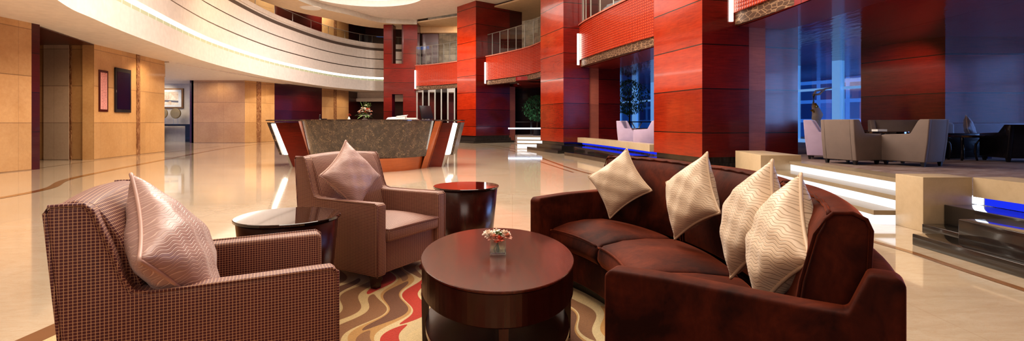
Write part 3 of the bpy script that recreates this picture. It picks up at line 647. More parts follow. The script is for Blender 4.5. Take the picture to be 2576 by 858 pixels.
window_run((5.4, 29.4), (6.6, 26.6), 2, cnt); struct(MB().prism([(-3.2, 33.4), (5.4, 29.4), (5.5, 29.7), (-3.1, 33.7)], LF, 3.12).build('wall_back.003', M['dark_wood_wall'])); window_run((6.6, 26.6), (10.7, 16.3), 7, cnt); window_run((10.7, 16.3), (11.9, 13.6), 2, cnt)  # dark wall added to hide bright windows and keep the far bay dark
window_run((14, 11.7), (14, 4.6), 4, cnt)
struct(MB().prism([(14, 4.6), (14, -7), (14.3, -7), (14.3, 4.6)], LF, 3.12).build('wall_right.011', M['dark_wood_wall']))
struct(MB().prism([(-5.6, 33.2), (-1.6, 29.6), (-1.4, 29.9), (-5.4, 33.5)], LF, 3.12).build('wall_back.002', M['dark_wood_wall']))  # dark wall added to keep the view through the far doors dark
fac = MB(); fac.ribbon([(-8, 62), (6, 52), (22, 20), (24, 4), (22, -12)], -2, 9); tag(fac.build('office_building', M['facade']), 'blue glass office building seen through the lounge windows', 'building')
skyq = MB(); skyq.ribbon([(9, 58), (27, 22), (29, 4), (27, -14)], 5, 26)
# real sky through the world instead of a backdrop
skyq.bm.free()
W = bpy.data.worlds.new('world'); SC.world = W; W.use_nodes = True
W.node_tree.nodes['Background'].inputs[0].default_value = (0.12, 0.36, 1.0, 1); W.node_tree.nodes['Background'].inputs[1].default_value = 1.5

# planter ledges and black stone kerbs
def ledge(name, lb, path, w=0.35, z0=.37, z1=.55, blue=True):
    sp = smooth_path(path, 5); t_ = thing(name, lb, 'ledge', (sp[0][0], sp[0][1], 0)); lc = [(p[0] - sp[0][0], p[1] - sp[0][1]) for p in sp]
    MB().ribbon(lc, z0, z1, w).build('slab', M['stone_smooth'], t_)
    if blue: MB().ribbon(offset(lc, .22), .29, z0 , .05).build('blue_light', M['blue_light'], t_)
    return t_
ledge('stone_ledge', 'long cream stone ledge with blue glow under the lilac chairs', [(2.36, 18.35), (2.95, 15.6), (3.32, 13.2), (3.42, 12.35)], .28)
ledge('stone_ledge', 'cream stone ledge over the blue recess at the right edge of the photo', [(4.62, 4.98), (4.66, 4.4), (4.7, 3), (4.7, -3)], .4, .355)
def steptier(name, lb, path, w, z):
    sp = smooth_path(path, 5); t_ = MB().ribbon(sp, 0, z, w).build(name, M['black_stone']); return tag(t_, lb, 'kerb')
steptier('granite_kerb', 'low black granite kerb on the floor below the stone ledge between the two nearest pillars', [(1.75, 16.6), (2.15, 15.2), (2.62, 13.2), (2.75, 12.4)], .26, .11)
steptier('granite_step', 'taller black granite step just below the blue lit ledge of the middle bay', [(2.15, 17.3), (2.55, 15.4), (2.92, 13.2), (3.05, 12.5)], .42, .26)
tag(MB().box(3.6, 3.86, 0.5, 4.47, 0, .10).build('granite_kerb', M['black_stone'], bevel=.006), 'lowest black granite kerb at the right edge nearest the camera', 'kerb')
tag(MB().box(4.10, 4.31, 4.31, 4.97, 0, .086).build('granite_step', M['black_stone'], bevel=.006), 'short black granite step touching the cream stone block', 'step')
tag(MB().box(3.86, 4.28, 0.5, 4.30, 0, .265).build('granite_block', M['black_stone'], bevel=.008), 'long polished black granite box at the right edge behind the lowest kerb', 'block')
tag(MB().box(4.32, 4.66, 0.5, 4.97, 0, .278).build('granite_block', M['black_stone'], bevel=.006), 'black granite slab in front of the bright blue recess', 'block')
tag(MB().box(4.69, 4.73, 0.5, 4.93, .279, .354).build('recess_lamp', M['blue_light']), 'blue light along the back of the recess under the right stone ledge', 'light')
tag(MB().box(4.66, 4.70, 4.95, 5.12, .279, .354).build('recess_lamp', M['bluewhite_light']), 'white hot blue lamp at the corner of the recess beside the stone block', 'light')
# stone end blocks
tag(MB().box(4.12, 4.615, 4.98, 5.34, 0, .55).build('stone_block', M['stone_smooth'], bevel=.004), 'cream stone block ending the glowing steps at the right, nearest the camera', 'block')
tag(MB().prism([(4.18, 8.35), (4.86, 8.35), (4.9, 9.7), (4.36, 9.7)], 0, .55).build('stone_block', M['stone_smooth'], bevel=.004), 'cream stone block at the far end of the glowing steps, behind the sofa', 'block')
# glowing steps
def steps(lb, a, b, n, rise, tread, nx, ny):
    t_ = thing('glowing_steps', lb, 'steps', (a[0], a[1], 0), 0, 'steps with glowing risers')
    dx, dy = b[0] - a[0], b[1] - a[1]
    for i in range(n):
        o0 = i * tread
        q = [(nx * o0, ny * o0), (dx + nx * o0, dy + ny * o0), (dx + nx * (o0 + tread + .05), dy + ny * (o0 + tread + .05)), (nx * (o0 + tread + .05), ny * (o0 + tread + .05))]
        MB().prism([(x - nx * .02, y - ny * .02) for x, y in q], (i + 1) * rise - .05, (i + 1) * rise).build('tread', M['tread'], t_)
        MB().prism(q, i * rise, (i + 1) * rise - .05).build('riser', M['step_light'], t_)
    return t_
steps('bright glowing steps up to the lounge right behind the curved sofa', (3.93, 5.37), (4.12, 8.34), 3, .15, .27, 1, -.05)
steps('small flight of bright glowing steps between the middle and farthest pillars', (.24, 22.9), (1.5, 22.5), 3, .15, .33, .01, 1)
steps_far = tag(MB().box(-.2, 2.6, 26.0, 26.05, .75, .82).build('light_bar', M['bluewhite_light']), 'thin violet white light bar above the far steps', 'light')

# glass doors at the far bay
gd = thing('glass_door_screen', 'folding glass door screen with silver frames below the far gallery front', 'door', (0, 0, 0))
ga, gb = Vector((-6.0, 31.4)), Vector((-3.35, 29.0))
m = MB(); n = 6
for i in range(n + 1):
    p = ga.lerp(gb, i / n); m.box(p.x - .04, p.x + .04, p.y - .04, p.y + .04, 0.38, 3.1)
m.build('frame', plain('dull steel door frame', (.30, .29, .27), .5, metal=.3), gd)
for i in range(n):
    p = ga.lerp(gb, i / n); q = ga.lerp(gb, (i + 1) / n); f = MB(); f.face([(p.x, p.y, .38), (q.x, q.y, .38), (q.x, q.y, 3.1), (p.x, p.y, 3.1)]); f.build('glass_panel', M['glass_dark'], gd)
tag(MB().prism([(-5.9, 31.0), (-3.4, 28.6), (-3.2, 28.9), (-5.7, 31.3)], .05, .38).build('stone_ledge', M['stone_smooth']), 'pale stone threshold below the far glass doors', 'ledge')
tag(MB().prism([(-4.6, 29.6), (-3.5, 28.5), (-3.45, 28.55), (-4.55, 29.65)], .16, .3).build('recess_lamp', M['blue_light']), 'blue light under the threshold of the far glass doors', 'light')

# ------------------------------------------------------------------ reception desk
rd = thing('reception_desk', 'curved brown marble reception desk with mahogany wings and glowing edge strips', 'desk', (-3.44, 12.3, 0))
def drum(z0, z1, r0, r1, a0, a1, n=40, sy=1.12, thick=.06):
    m = MB(); ring = []
    for k in range(n + 1):
        a = math.radians(a0 + (a1 - a0) * k / n); c, s_ = math.cos(a), math.sin(a)
        ring.append([(c * r0, s_ * r0 * sy, z0), (c * r1, s_ * r1 * sy, z1), (c * (r1 - thick), s_ * (r1 - thick) * sy, z1), (c * (r0 - thick), s_ * (r0 - thick) * sy, z0)])
    m.loft(ring); return m
drum(.30, 1.14, 1.46, 1.64, 188, 352, sy=1.0).build('marble_front', M['emperador'], rd, smooth=False)
drum(0, .30, 1.32, 1.37, 180, 360, thick=.05).build('plinth', M['copper_wood'], rd)
for sgn in (-1, 1):
    m = MB(); p = [(sgn * 1.32, -.1), (sgn * 1.40, -.35)]
    m.loft([[(sgn * 1.30, -.12, z0) if z0 == 0 else (sgn * 1.60, -.12, z0), (sgn * (1.28 if z0 == 0 else 1.60), -.50 if z0 == 0 else -.42, z0), (sgn * (1.38 if z0 == 0 else 1.72), -.30, z0), (sgn * (1.38 if z0 == 0 else 1.72), .1, z0)] for z0 in (0, 1.13)])
    m.build('edge_panel', M['copper_wood'], rd)
    # wings
    xi, xo, xo2, bi, bo_ = (1.50, 2.42, 2.58, 1.35, 1.98)
    if sgn > 0: xo, xo2, bo_ = 1.98, 2.16, 1.70
    m = MB(); m.loft([[(sgn * bi, .0, 0), (sgn * bo_, .0, 0), (sgn * bo_, .9, 0), (sgn * bi, .9, 0)], [(sgn * xi, .0, 1.09), (sgn * xo, .0, 1.09), (sgn * xo, .9, 1.09), (sgn * xi, .9, 1.09)]])
    m.build('wing_panel', M['desk_wood'], rd)
    m = MB(); zl = .30; xb = bo_ + (xo - bo_) * zl / 1.09
    m.loft([[(sgn * (xb + .14), -.02, zl), (sgn * (xb + .20), -.02, zl), (sgn * (xb + .20), .92, zl), (sgn * (xb + .14), .92, zl)], [(sgn * (xo + .12), -.02, 1.10), (sgn * (xo + .20), -.02, 1.10), (sgn * (xo + .20), .92, 1.10), (sgn * (xo + .12), .92, 1.10)]])
    m.build('end_slab', M['emperador'], rd)
    m = MB(); m.loft([[(sgn * (xb + .02), -.01, zl), (sgn * (xb + .10), -.01, zl), (sgn * (xb + .10), .88, zl), (sgn * (xb + .02), .88, zl)], [(sgn * (xo + .01), -.01, 1.07), (sgn * (xo + .09), -.01, 1.07), (sgn * (xo + .09), .88, 1.07), (sgn * (xo + .01), .88, 1.07)]])
    m.build('light_strip', M['white_light'], rd)
    MB().loft([[(sgn * bo_, -.02, 0), (sgn * (bo_ + .05), -.02, 0), (sgn * (bo_ + .05), .2, 0), (sgn * bo_, .2, 0)], [(sgn * xb, -.02, zl), (sgn * (xb + .05), -.02, zl), (sgn * (xb + .05), .2, zl), (sgn * xb, .2, zl)]]).build('foot_trim', M['metal'], rd)
m = MB(); tp = [(1.66 * math.cos(math.radians(a)), 1.66 * math.sin(math.radians(a))) for a in range(188, 353, 4)]
m.prism(tp + [(2.18, -.04), (2.18, .95), (-2.64, .95), (-2.64, -.04)], 1.135, 1.165); m.build('countertop', M['emperador'], rd)
DZ = 1.166
# flower arrangement
def blob(m, c, r, rnd=0.25, n=6):
    rings = []
    for i in range(1, n):
        a = PI * i / n; rings.append([(c[0] + r * math.sin(a) * math.cos(2 * PI * k / 8) * (1 + random.uniform(-rnd, rnd)), c[1] + r * math.sin(a) * math.sin(2 * PI * k / 8) * (1 + random.uniform(-rnd, rnd)), c[2] - r * math.cos(a) * (1 + random.uniform(-rnd, rnd) * .5)) for k in range(8)])
    m.loft(rings)
def leaf(m, p, d, L, w, droop=0.3):
    p = Vector(p); d = Vector(d).normalized(); s_ = d.cross(Vector((0, 0, 1)));
    if s_.length < 1e-3: s_ = Vector((1, 0, 0))
    s_.normalize(); prev = None
    for k in range(6):
        t_ = k / 5; q = p + d * L * t_ + Vector((0, 0, -droop * L * t_ * t_)); ww = w * math.sin(PI * min(.97, max(.06, t_)))
        cur = (q - s_ * ww, q + s_ * ww)
        if prev: m.face([prev[0], prev[1], cur[1], cur[0]])
        prev = cur
def flower(m, c, r, petals=6, layers=2):
    c = Vector(c)
    for l in range(layers):
        for k in range(petals):
            a = 2 * PI * k / petals + l * .5 + random.uniform(-.2, .2); el = .15 + l * .6
            d = Vector((math.cos(a) * math.cos(el), math.sin(a) * math.cos(el), math.sin(el)))
            leaf(m, c, d, r * (1 - .2 * l), r * .38, .25)
ff = thing('flower_arrangement', 'large arrangement of white lilies and coral roses in a footed bowl on the desk', 'flowers', (at(918, 300, 12.4).x, 12.4, DZ))
MB().lathe([(.07, 0), (.075, .01), (.03, .03), (.03, .07), (.12, .09), (.16, .12), (.15, .12), (.11, .1), (0.01, .09)], 24).build('bowl', M['metal'], ff, smooth=True)
m = MB()
for i in range(46):
    a = random.uniform(0, 2 * PI); leaf(m, (0, 0, .11), (math.cos(a), math.sin(a), random.uniform(-.05, .8)), random.uniform(.16, .27), .022, .35)
m.build('foliage', M['leaf_bright'], ff)
for nm, mt, cn, spread in (('lily_bloom', 'petal_white', 13, .14), ('rose_bloom', 'petal_pink', 11, .18), ('carnation_bloom', 'petal_blush', 9, .17), ('accent_bloom', 'petal_red', 8, .2)):
    for i in range(cn):
        m = MB(); a = random.uniform(0, 2 * PI); r_ = random.uniform(.03, spread); z = .14 + (0.24 - r_) * random.uniform(.6, 1.0) + random.uniform(-.02, .03)
        if nm == 'rose_bloom': r_ = random.uniform(.1, spread); z = .14 + random.uniform(0, .09)
        flower(m, (r_ * math.cos(a), r_ * math.sin(a) * .8, z), .058 if nm == 'lily_bloom' else .042, 6, 3)
        m.build(nm, M[mt], ff, smooth=True)
m = MB()
for i in range(9):
    a = random.uniform(-.7, .7); L = random.uniform(.2, .3); base = Vector((0, 0, .18)); d = Vector((math.sin(a), random.uniform(-.2, .2), math.cos(a)))
    m.tube([base, base + d * L], .003, 4)
    for k in range(9): leaf(m, base + d * L * (.3 + .08 * k), (random.uniform(-1, 1), random.uniform(-1, 1), .5), .028, .010)
m.build('sprigs', M['leaf_bright'], ff)
p = at(878, 301, 12.9); sv = thing('bud_vase', 'tiny vase of red buds on the desk left of the large flowers', 'vase', (p.x, 12.9, DZ))
MB().lathe([(.03, 0), (.035, .03), (.015, .06), (.018, .08)], 16).build('vase', M['white_plastic'], sv, smooth=True)
m = MB()
for q in ((0, 0, .11), (-.04, 0, .13), (.03, .01, .12), (0.01, 0, .15)): flower(m, q, .03)
m.build('buds', M['petal_red'], sv)
p = at(805, 301, 12.9); fg = thing('desk_figurine', 'small dark figurine on the left part of the reception desk', 'ornament', (p.x, 12.9, DZ))
MB().lathe([(.05, 0), (.05, .012), (.018, .02), (.024, .05), (.03, .07), (.012, .09), (.02, .11), (.012, .135), (.002, .14)], 16).build('figure', M['black_wood'], fg, smooth=True)
MB().box(.05, .17, -.04, .04, 0, .03).build('tray', M['black_wood'], fg)
p = at(1000, 301, 12.0)
tl = thing('desk_telephone', 'white desk telephone console with tilted panel on the reception desk', 'telephone', (p.x, 12.0, DZ))
MB().loft([[(-.26, -.1, 0), (.2, -.1, 0), (.2, .14, 0), (-.26, .14, 0)], [(-.22, -.08, .05), (.2, -.1, .075), (.2, .14, .09), (-.2, .14, .06)]]).build('body', M['white_plastic'], tl, bevel=.01)
MB().loft([[(-.02, -.1, .06), (.16, -.1, .06), (.16, .1, .07), (-.02, .1, .07)], [(.0, -.1, .085), (.24, -.1, .11), (.24, .1, .12), (.0, .1, .09)]]).build('tilted_panel', M['white_plastic'], tl, bevel=.004)
pp_ = thing('paper_stack', 'white stack of papers beside the telephone on the reception desk', 'papers', (p.x + .33, 12.0, DZ))
MB().box(-.13, .17, -.11, .1, 0, .012).build('lower_sheets', M['white_plastic'], pp_); MB().box(-.1, .14, -.09, .08, .022, .045).build('upper_sheets', M['white_plastic'], pp_); MB().box(-.09, .12, -.08, .07, .011, .023).build('spacer', M['metal'], pp_)
p = at(1072, 301, 12.6); mo = thing('computer_monitor', 'thin dark computer monitor tilted on the right end of the desk', 'monitor', (p.x, 12.6, DZ))
MB().lathe([(.09, 0), (.09, .01), (.02, .014), (.02, .06)], 24).build('stand', M['metal'], mo)
o_ = MB().box(-.02, .02, -.22, .22, -.17, .17).build('screen', M['black_plastic'], mo, bevel=.004); o_.location = (0, 0, .19); o_.rotation_euler = (0, math.radians(-16), math.radians(-28))

# ------------------------------------------------------------------ rug
rug = thing('area_rug', 'cream rug with red, brown and ochre wavy stripes under the seating', 'rug')
MB().box(-2.33, 1.75, .3, 3.96, 0.0, .016).build('pile', M['rug'], rug)
m = MB(); m.box(-2.47, -2.33, .16, 4.10, 0, .015).box(1.75, 1.89, .16, 4.10, 0, .015).box(-2.33, 1.75, 3.96, 4.10, 0, .015).box(-2.33, 1.75, .16, .3, 0, .015); m.build('border', M['rug_edge'], rug)
RZ = .016

# ------------------------------------------------------------------ armchairs
def armchair(label, F1, fwd, Wd=.71, Dp=.80, hb=.838):
    ang = math.atan2(fwd[1], fwd[0])
    ox = F1[0] - math.cos(ang) * Dp; oy = F1[1] - math.sin(ang) * Dp
    t_ = thing('armchair', label, 'armchair', (ox, oy, RZ), ang, 'checked velvet armchairs')
    prof = [(.055, .085), (.02, .45), (-.012, hb - .02), (-.004, hb), (.078, hb), (.098, hb - .02), (.135, .72), (.17, .61), (.195, .563), (.24, .552), (.50, .554), (Dp - .02, .558), (Dp, .545), (Dp, .085)]
    at_ = .088
    for y0 in (0, Wd - at_):
        m = MB(); m.loft([[(x, y, z) for x, z in prof] for y in (y0, y0 + at_)])
        o_ = m.build('arm', M['check'], t_, bevel=.014, seg=3)
        for yy in ((y0 + .004), (y0 + at_ - .004)):
            pass
        mp = MB(); yy = y0 if y0 == 0 else y0 + at_
        mp.tube([(x, yy + (.004 if y0 == 0 else -.004), z) for x, z in prof], .0055, 6); mp.build('piping', M['check'], o_, smooth=True)
    # inner back with roll and slight crown
    def bprof(v):
        k = math.sin(PI * v); b = .028 * k; c = .016 * k
        return [(.05, .12), (.015, .5), (-.008, hb - .03), (.0, hb - .004 + c), (.04, hb + .006 + c), (.085 + b * .4, hb - .004 + c), (.118 + b, hb - .05), (.155 + b, .72), (.205 + b, .58), (.25, .42), (.26, .12)]
    m = MB(); nv = 14
    m.loft([[(x, at_ * .6 + (Wd - at_ * 1.2) * k / nv, z) for x, z in bprof(k / nv)] for k in range(nv + 1)])
    m.build('backrest', M['check'], t_, bevel=.01, smooth=True)
    m = MB(); m.box(.1, Dp - .035, at_ * .8, Wd - at_ * .8, .085, .295); m.build('base', M['check'], t_, bevel=.008)
    # seat cushion with crown
    m = MB(); nx = 12; y0, y1 = at_ + .004, Wd - at_ - .004; x0, x1 = .20, Dp + .012
    top = lambda u, v: .375 + .05 * (math.sin(PI * min(max(u, 0), 1)) ** .6) * (math.sin(PI * v) ** .5) if 0 < u < 1 and 0 < v < 1 else .375
    g = [[m.bm.verts.new((x0 + (x1 - x0) * i / nx, y0 + (y1 - y0) * j / nx, top(i / nx, j / nx))) for j in range(nx + 1)] for i in range(nx + 1)]
    gb_ = [[m.bm.verts.new((x0 + (x1 - x0) * i / nx, y0 + (y1 - y0) * j / nx, .295)) for j in (0, nx)] for i in (0, nx)]
    for i in range(nx):
        for j in range(nx): m.bm.faces.new([g[i][j], g[i + 1][j], g[i + 1][j + 1], g[i][j + 1]])
    m.bm.faces.new([gb_[0][0], gb_[0][1], gb_[1][1], gb_[1][0]])
    m.bm.faces.new([g[i][0] for i in range(nx + 1)] + [gb_[1][0], gb_[0][0]]); m.bm.faces.new([g[i][nx] for i in range(nx + 1)] + [gb_[1][1], gb_[0][1]])
    m.bm.faces.new([g[0][j] for j in range(nx + 1)] + [gb_[0][1], gb_[0][0]]); m.bm.faces.new([g[nx][j] for j in range(nx + 1)] + [gb_[1][1], gb_[1][0]])
    cu = m.build('seat_cushion', M['check'], t_, bevel=.02, smooth=True)
    MB().tube([(x0, y0, .375), (x1, y0 + .01, .377), (x1, y1 - .01, .377), (x0, y1, .375)], .006, 6).build('piping', M['check'], cu, smooth=True)
    for (x, y) in ((.09, .05), (Dp - .06, .05), (.09, Wd - .05), (Dp - .06, Wd - .05)):
        m = MB(); a, b = .030, .022
        m.loft([[(x - b, y - b, 0), (x + b, y - b, 0), (x + b, y + b, 0), (x - b, y + b, 0)], [(x - a, y - a, .09), (x + a, y - a, .09), (x + a, y + a, .09), (x - a, y + a, .09)]]); m.build('leg', M['cherry'], t_)
    return t_
armchair('burgundy checked velvet armchair nearest the camera at the left, seen from its side', (-.63, 1.8), (.9, .44))
armchair('burgundy checked velvet armchair between the two round side tables, facing the coffee table', (-.865, 3.18), (.866, -.5))

# ------------------------------------------------------------------ cushions
def pillow(label, c, n, roll, size, mat, pmat, group=None, T=.085, tilt=0.0, sx=1.0):
    """c centre, n facing direction, roll = turn in its own plane"""
    n = Vector(n).normalized(); up = Vector((0, 0, 1)); xa = up.cross(n).normalized(); ya = n.cross(xa)
    R = Matrix((xa, ya, n)).transposed().to_4x4() @ Matrix.Rotation(roll, 4, 'Z')
    t_ = thing('throw_pillow', label, 'pillow', c, 0, group); t_.matrix_world = Matrix.Translation(c) @ R
    N = 22; h = size / 2; m = MB()
    rnd = random.Random(hash(label) % 1000 if False else len(label))
    ph = [rnd.uniform(0, 6) for _ in range(6)]
    def pos(u, v, s):
        bu = 1 - .13 * (1 - v * v) ** 1 * abs(u) ** 3; bv = 1 - .13 * (1 - u * u) * abs(v) ** 3
        x = u * h * bv * 1.0; y = v * h * bu
        x = u * h * bu; y = v * h * bv
        e = max(0, (1 - u ** 2) * (1 - v ** 2)); z = s * T * (e ** .42) * (1 + .10 * math.sin(3 * u + ph[0]) * math.cos(2.5 * v + ph[1]))
        z += .006 * math.sin(9 * u + ph[2]) * math.sin(8 * v + ph[3]) * e ** .3
        return (x * sx, y, z)
    V = {}
    for s in (1, -1):
        for i in range(N + 1):
            for j in range(N + 1):
                u = math.sin((i / N * 2 - 1) * PI / 2) * .35 + (i / N * 2 - 1) * .65; v = math.sin((j / N * 2 - 1) * PI / 2) * .35 + (j / N * 2 - 1) * .65
                V[s, i, j] = pos(u, v, s)
        for i in range(N):
            for j in range(N):
                q = [(i, j), (i + 1, j), (i + 1, j + 1), (i, j + 1)]
                if s < 0: q = q[::-1]
                m.face([V[s, a, b] for a, b in q], None)
    bmesh.ops.remove_doubles(m.bm, verts=m.bm.verts, dist=1e-5)
    l_ = None
    for f in m.bm.faces: m.uv[f] = [(lp.vert.co.x, lp.vert.co.y) for lp in f.loops]
    m.build('cover', mat, t_, smooth=True)
    edge = [V[1, i, 0] for i in range(N)] + [V[1, N, j] for j in range(N)] + [V[1, N - i, N] for i in range(N)] + [V[1, 0, N - j] for j in range(N)]
    MB().tube(edge, .0065, 8, closed=True).build('piping', pmat, t_, smooth=True)
    return t_
Cc = Vector((-.86, 2.45))
def ring(phi, r): a = math.radians(phi); return Vector((Cc.x + r * math.cos(a), Cc.y + r * math.sin(a)))
gp = 'cream throw pillows on the curved sofa'
def sofa_pillow(label, px, py, r, roll, size=.42, yaw=0, lean=.28, T=.085, ztop=None, sx=1.0):
    rx = (px - CX) / F     # meet the ray with the circle of radius r round the sofa centre
    a = rx * rx + 1; b = -2 * (rx * Cc.x + Cc.y); c_ = Cc.length_squared - r * r
    Y = None
    for sg in (1, -1):
        Yt = (-b + sg * math.sqrt(max(0, b * b - 4 * a * c_))) / (2 * a)
        if rx * Yt > .2 and (Y is None or True):
            cand = Yt
            if Y is None: Y = cand
    X = rx * Y; z = E - (py - HY) * Y / F
    n2 = (Cc - Vector((X, Y))).normalized(); ca, sa = math.cos(yaw), math.sin(yaw)
    n2 = Vector((n2.x * ca - n2.y * sa, n2.x * sa + n2.y * ca))
    return pillow(label, (X, Y, z), (n2.x, n2.y, lean), roll, size, M['pillow_cream'], M['pipe_cream'], gp, T, sx=sx)
sofa_pillow('cream wavy-quilted pillow at the far end of the curved sofa, leftmost of four', 1556, 461, 1.84, math.radians(38), .345, yaw=.35)
sofa_pillow('cream wavy-quilted pillow standing on one corner, second from the sofa\'s far end', 1738, 494, 1.85, math.radians(34), .36, yaw=.15)
sofa_pillow('cream wavy-quilted pillow third along the sofa, partly behind the nearest pillow', 1890, 554, 1.86, math.radians(38), .345, yaw=.25)
sofa_pillow('cream wavy-quilted pillow nearest the camera, at the near end of the sofa', 1962, 606, 1.927, math.radians(47), .36, yaw=.27, lean=.34, sx=.88)
gm = 'mauve throw pillows on the armchairs'
pillow('mauve silky pillow leaning on the back of the nearest armchair', at(440, 628, 1.74) , (.91, .36, .52), math.radians(36), .43, M['pillow_mauve'], M['pipe_mauve'], gm, T=.095)
pillow('mauve wave-patterned pillow standing on its corner in the armchair near the desk', at(884, 442, 3.56), (.82, -.50, .34), math.radians(40), .375, M['pillow_mauve'], M['pipe_mauve'], gm)

# ------------------------------------------------------------------ curved sofa
sofa = thing('curved_sofa', 'large curved dark brown velvet sofa with four cream pillows', 'sofa', (Cc.x, Cc.y, RZ))
def sweep(prof, a0, a1, n=24, crown=None):
    m = MB(); rings = []
    for k in range(n + 1):
        t_ = k / n; a = math.radians(a0 + (a1 - a0) * t_)
        pr = prof(t_) if callable(prof) else prof
        rings.append([(r * math.cos(a), r * math.sin(a), z) for r, z in pr])
    m.loft(rings); return m
PA, PB = -33.3, 41.2
sweep([(1.44, .07), (1.44, .255), (2.12, .255), (2.12, .07)], PA + 1, PB - 1).build('base', M['velvet'], sofa, bevel=.012, smooth=True)
sweep([(1.50, 0), (1.50, .08), (2.05, .08), (2.05, 0)], PA + 1.5, PB - 1.5).build('plinth', M['black_wood'], sofa)
def seatprof(t_):
    k = max(0.0, math.sin(PI * t_)) ** .45; c = .03 * k
    return [(1.43, .25), (1.40 - .012 * k, .30), (1.405, .355), (1.44, .378 + c * .3), (1.55, .392 + c), (1.70, .395 + c), (1.90, .385 + c * .4), (1.95, .25)]
for a0, a1 in ((PA + 3.2, -6), (-6, 16.5), (16.5, PB - 3.2)):
    o_ = sweep(seatprof, a0 + .25, a1 - .25, 18).build('seat_cushion', M['velvet'], sofa, bevel=.014, smooth=True)
    n = 16; mm = MB(); pts = []
    for k in range(n + 1):
        a = math.radians(a0 + .6 + (a1 - a0 - 1.2) * k / n); kk = max(0, math.sin(PI * k / n)) ** .45; pts.append((1.408 * math.cos(a), 1.408 * math.sin(a), .368 + .008 * kk))
    mm.tube(pts, .006, 6); mm.build('piping', M['velvet'], o_, smooth=True)
def backprof(t_):
    k = max(0.0, math.sin(PI * t_)) ** .4; b = .03 * k
    return [(1.965 - b * .3, .37), (1.965 - b, .48), (1.985 - b, .62), (2.018 - b * .7, .76), (2.038 - b * .3, .808), (2.055, .824 + .008 * k), (2.10, .826 + .014 * k), (2.132, .812 + .008 * k), (2.143, .785), (2.135, .60), (2.12, .37)]
for a0, a1 in ((PA + 2.6, -8.5), (-8.5, 16), (16, PB - 1.5)):
    o_ = sweep(backprof, a0 + .3, a1 - .3, 20).build('back_cushion', M['velvet'], sofa, bevel=.012, smooth=True)
    mm = MB()
    for (aa) in (a0 + .35, a1 - .35):
        tt = 0.02; pr = backprof(tt); a = math.radians(aa); mm.tube([(r * math.cos(a), r * math.sin(a), z) for r, z in pr], .006, 6)
    n = 20; mm.tube([((2.045) * math.cos(math.radians(a0 + .5 + (a1 - a0 - 1) * k / n)), 2.045 * math.sin(math.radians(a0 + .5 + (a1 - a0 - 1) * k / n)), .819 + .008 * max(0, math.sin(PI * k / n)) ** .4 + .003 * math.sin(k * 2.3)) for k in range(n + 1)], .007, 6)
    mm.build('piping', M['velvet'], o_, smooth=True)
sweep([(2.128, .07), (2.128, .67), (2.14, .685), (2.19, .685), (2.203, .67), (2.203, .07)], PA + .4, PB - .4, 30).build('back_frame', M['velvet'], sofa, bevel=.012, smooth=True)
def sofa_arm(a, r0, side, hf=.588):
    d = Vector((math.cos(math.radians(a)), math.sin(math.radians(a)))); nrm = Vector((-d.y, d.x)) * side; th = .085
    prof = [(r0, .07), (r0, hf - .02), (r0 + .02, hf), (1.6, hf + .003), (1.98, hf - .008), (2.085, hf - .008), (2.13, .692), (2.19, .692), (2.207, .675), (2.207, .07)]
    m = MB(); m.loft([[(d.x * r + nrm.x * w, d.y * r + nrm.y * w, z) for r, z in prof] for w in (0, th)])
    m.build('arm', M['velvet'], sofa, bevel=.016, seg=3)
sofa_arm(PA, 1.40, 1); sofa_arm(PB, 1.30, -1)
for a in (PA + 4, 5, PB - 4):
    p = (1.52 * math.cos(math.radians(a)), 1.52 * math.sin(math.radians(a)))
    m = MB(); m.box(p[0] - .03, p[0] + .03, p[1] - .03, p[1] + .03, 0, .08); m.build('leg', M['black_wood'], sofa)

# ------------------------------------------------------------------ coffee table
ct = thing('coffee_table', 'oval dark cherry coffee table with a lower shelf, in the centre of the rug', 'coffee table', (-.075, 2.485, RZ), math.radians(4.3))
RX, RY = .372, .58
def ell(prof, n=96, m=None):
    m = m or MB(); m.loft([[((RX + dr) * math.cos(2 * PI * i / n), (RY + dr) * math.sin(2 * PI * i / n), z) for i in range(n)] for dr, z in prof]); return m
ell([(-.006, .420), (0, .424), (0, .431), (-.003, .434)]).build('tabletop', M['cherry_top'], ct)
ell([(-.008, .288), (-.004, .292), (-.004, .4195)]).build('apron', M['cherry'], ct)
ell([(-.03, .095), (-.022, .10), (-.022, .122), (-.026, .126)]).build('shelf', M['cherry'], ct)
for a in (0, 90, 180, 270):
    c, s = math.cos(math.radians(a)), math.sin(math.radians(a)); x = (RX - .018) * c; y = (RY - .018) * s
    m = MB(); A, B = .019, .014; m.loft([[(x - B, y - B, 0), (x + B, y - B, 0), (x + B, y + B, 0), (x - B, y + B, 0)], [(x - A, y - A, .29), (x + A, y - A, .29), (x + A, y + A, .29), (x - A, y + A, .29)]]); m.build('leg', M['cherry'], ct)
# side tables
def side_table(label, x, y, z=0):
    t_ = thing('side_table', label, 'side table', (x, y, z), 0, 'round drum side tables with black glass tops')
    MB().lathe([(.215, .001), (.222, .01), (.272, .525), (.262, .530), (.01, .530)], 64).build('drum', M['cherry'], t_, smooth=False)
    o_ = MB().lathe([(.27, .531), (.286, .533), (.286, .545), (.283, .548), (.01, .548)], 72).build('glass_top', M['black_glass'], t_)
    for f in o_.data.polygons: f.use_smooth = False
    return t_
side_table('dark drum side table with black glass top between the two armchairs', -1.29, 2.87, RZ)
side_table('dark drum side table standing behind the coffee table, beside the far armchair', -.40, 4.35)
for o_ in bpy.data.objects:
    if o_.name.startswith('drum') and o_.parent:
        for f in o_.data.polygons: f.use_smooth = abs(f.normal.z) < .5
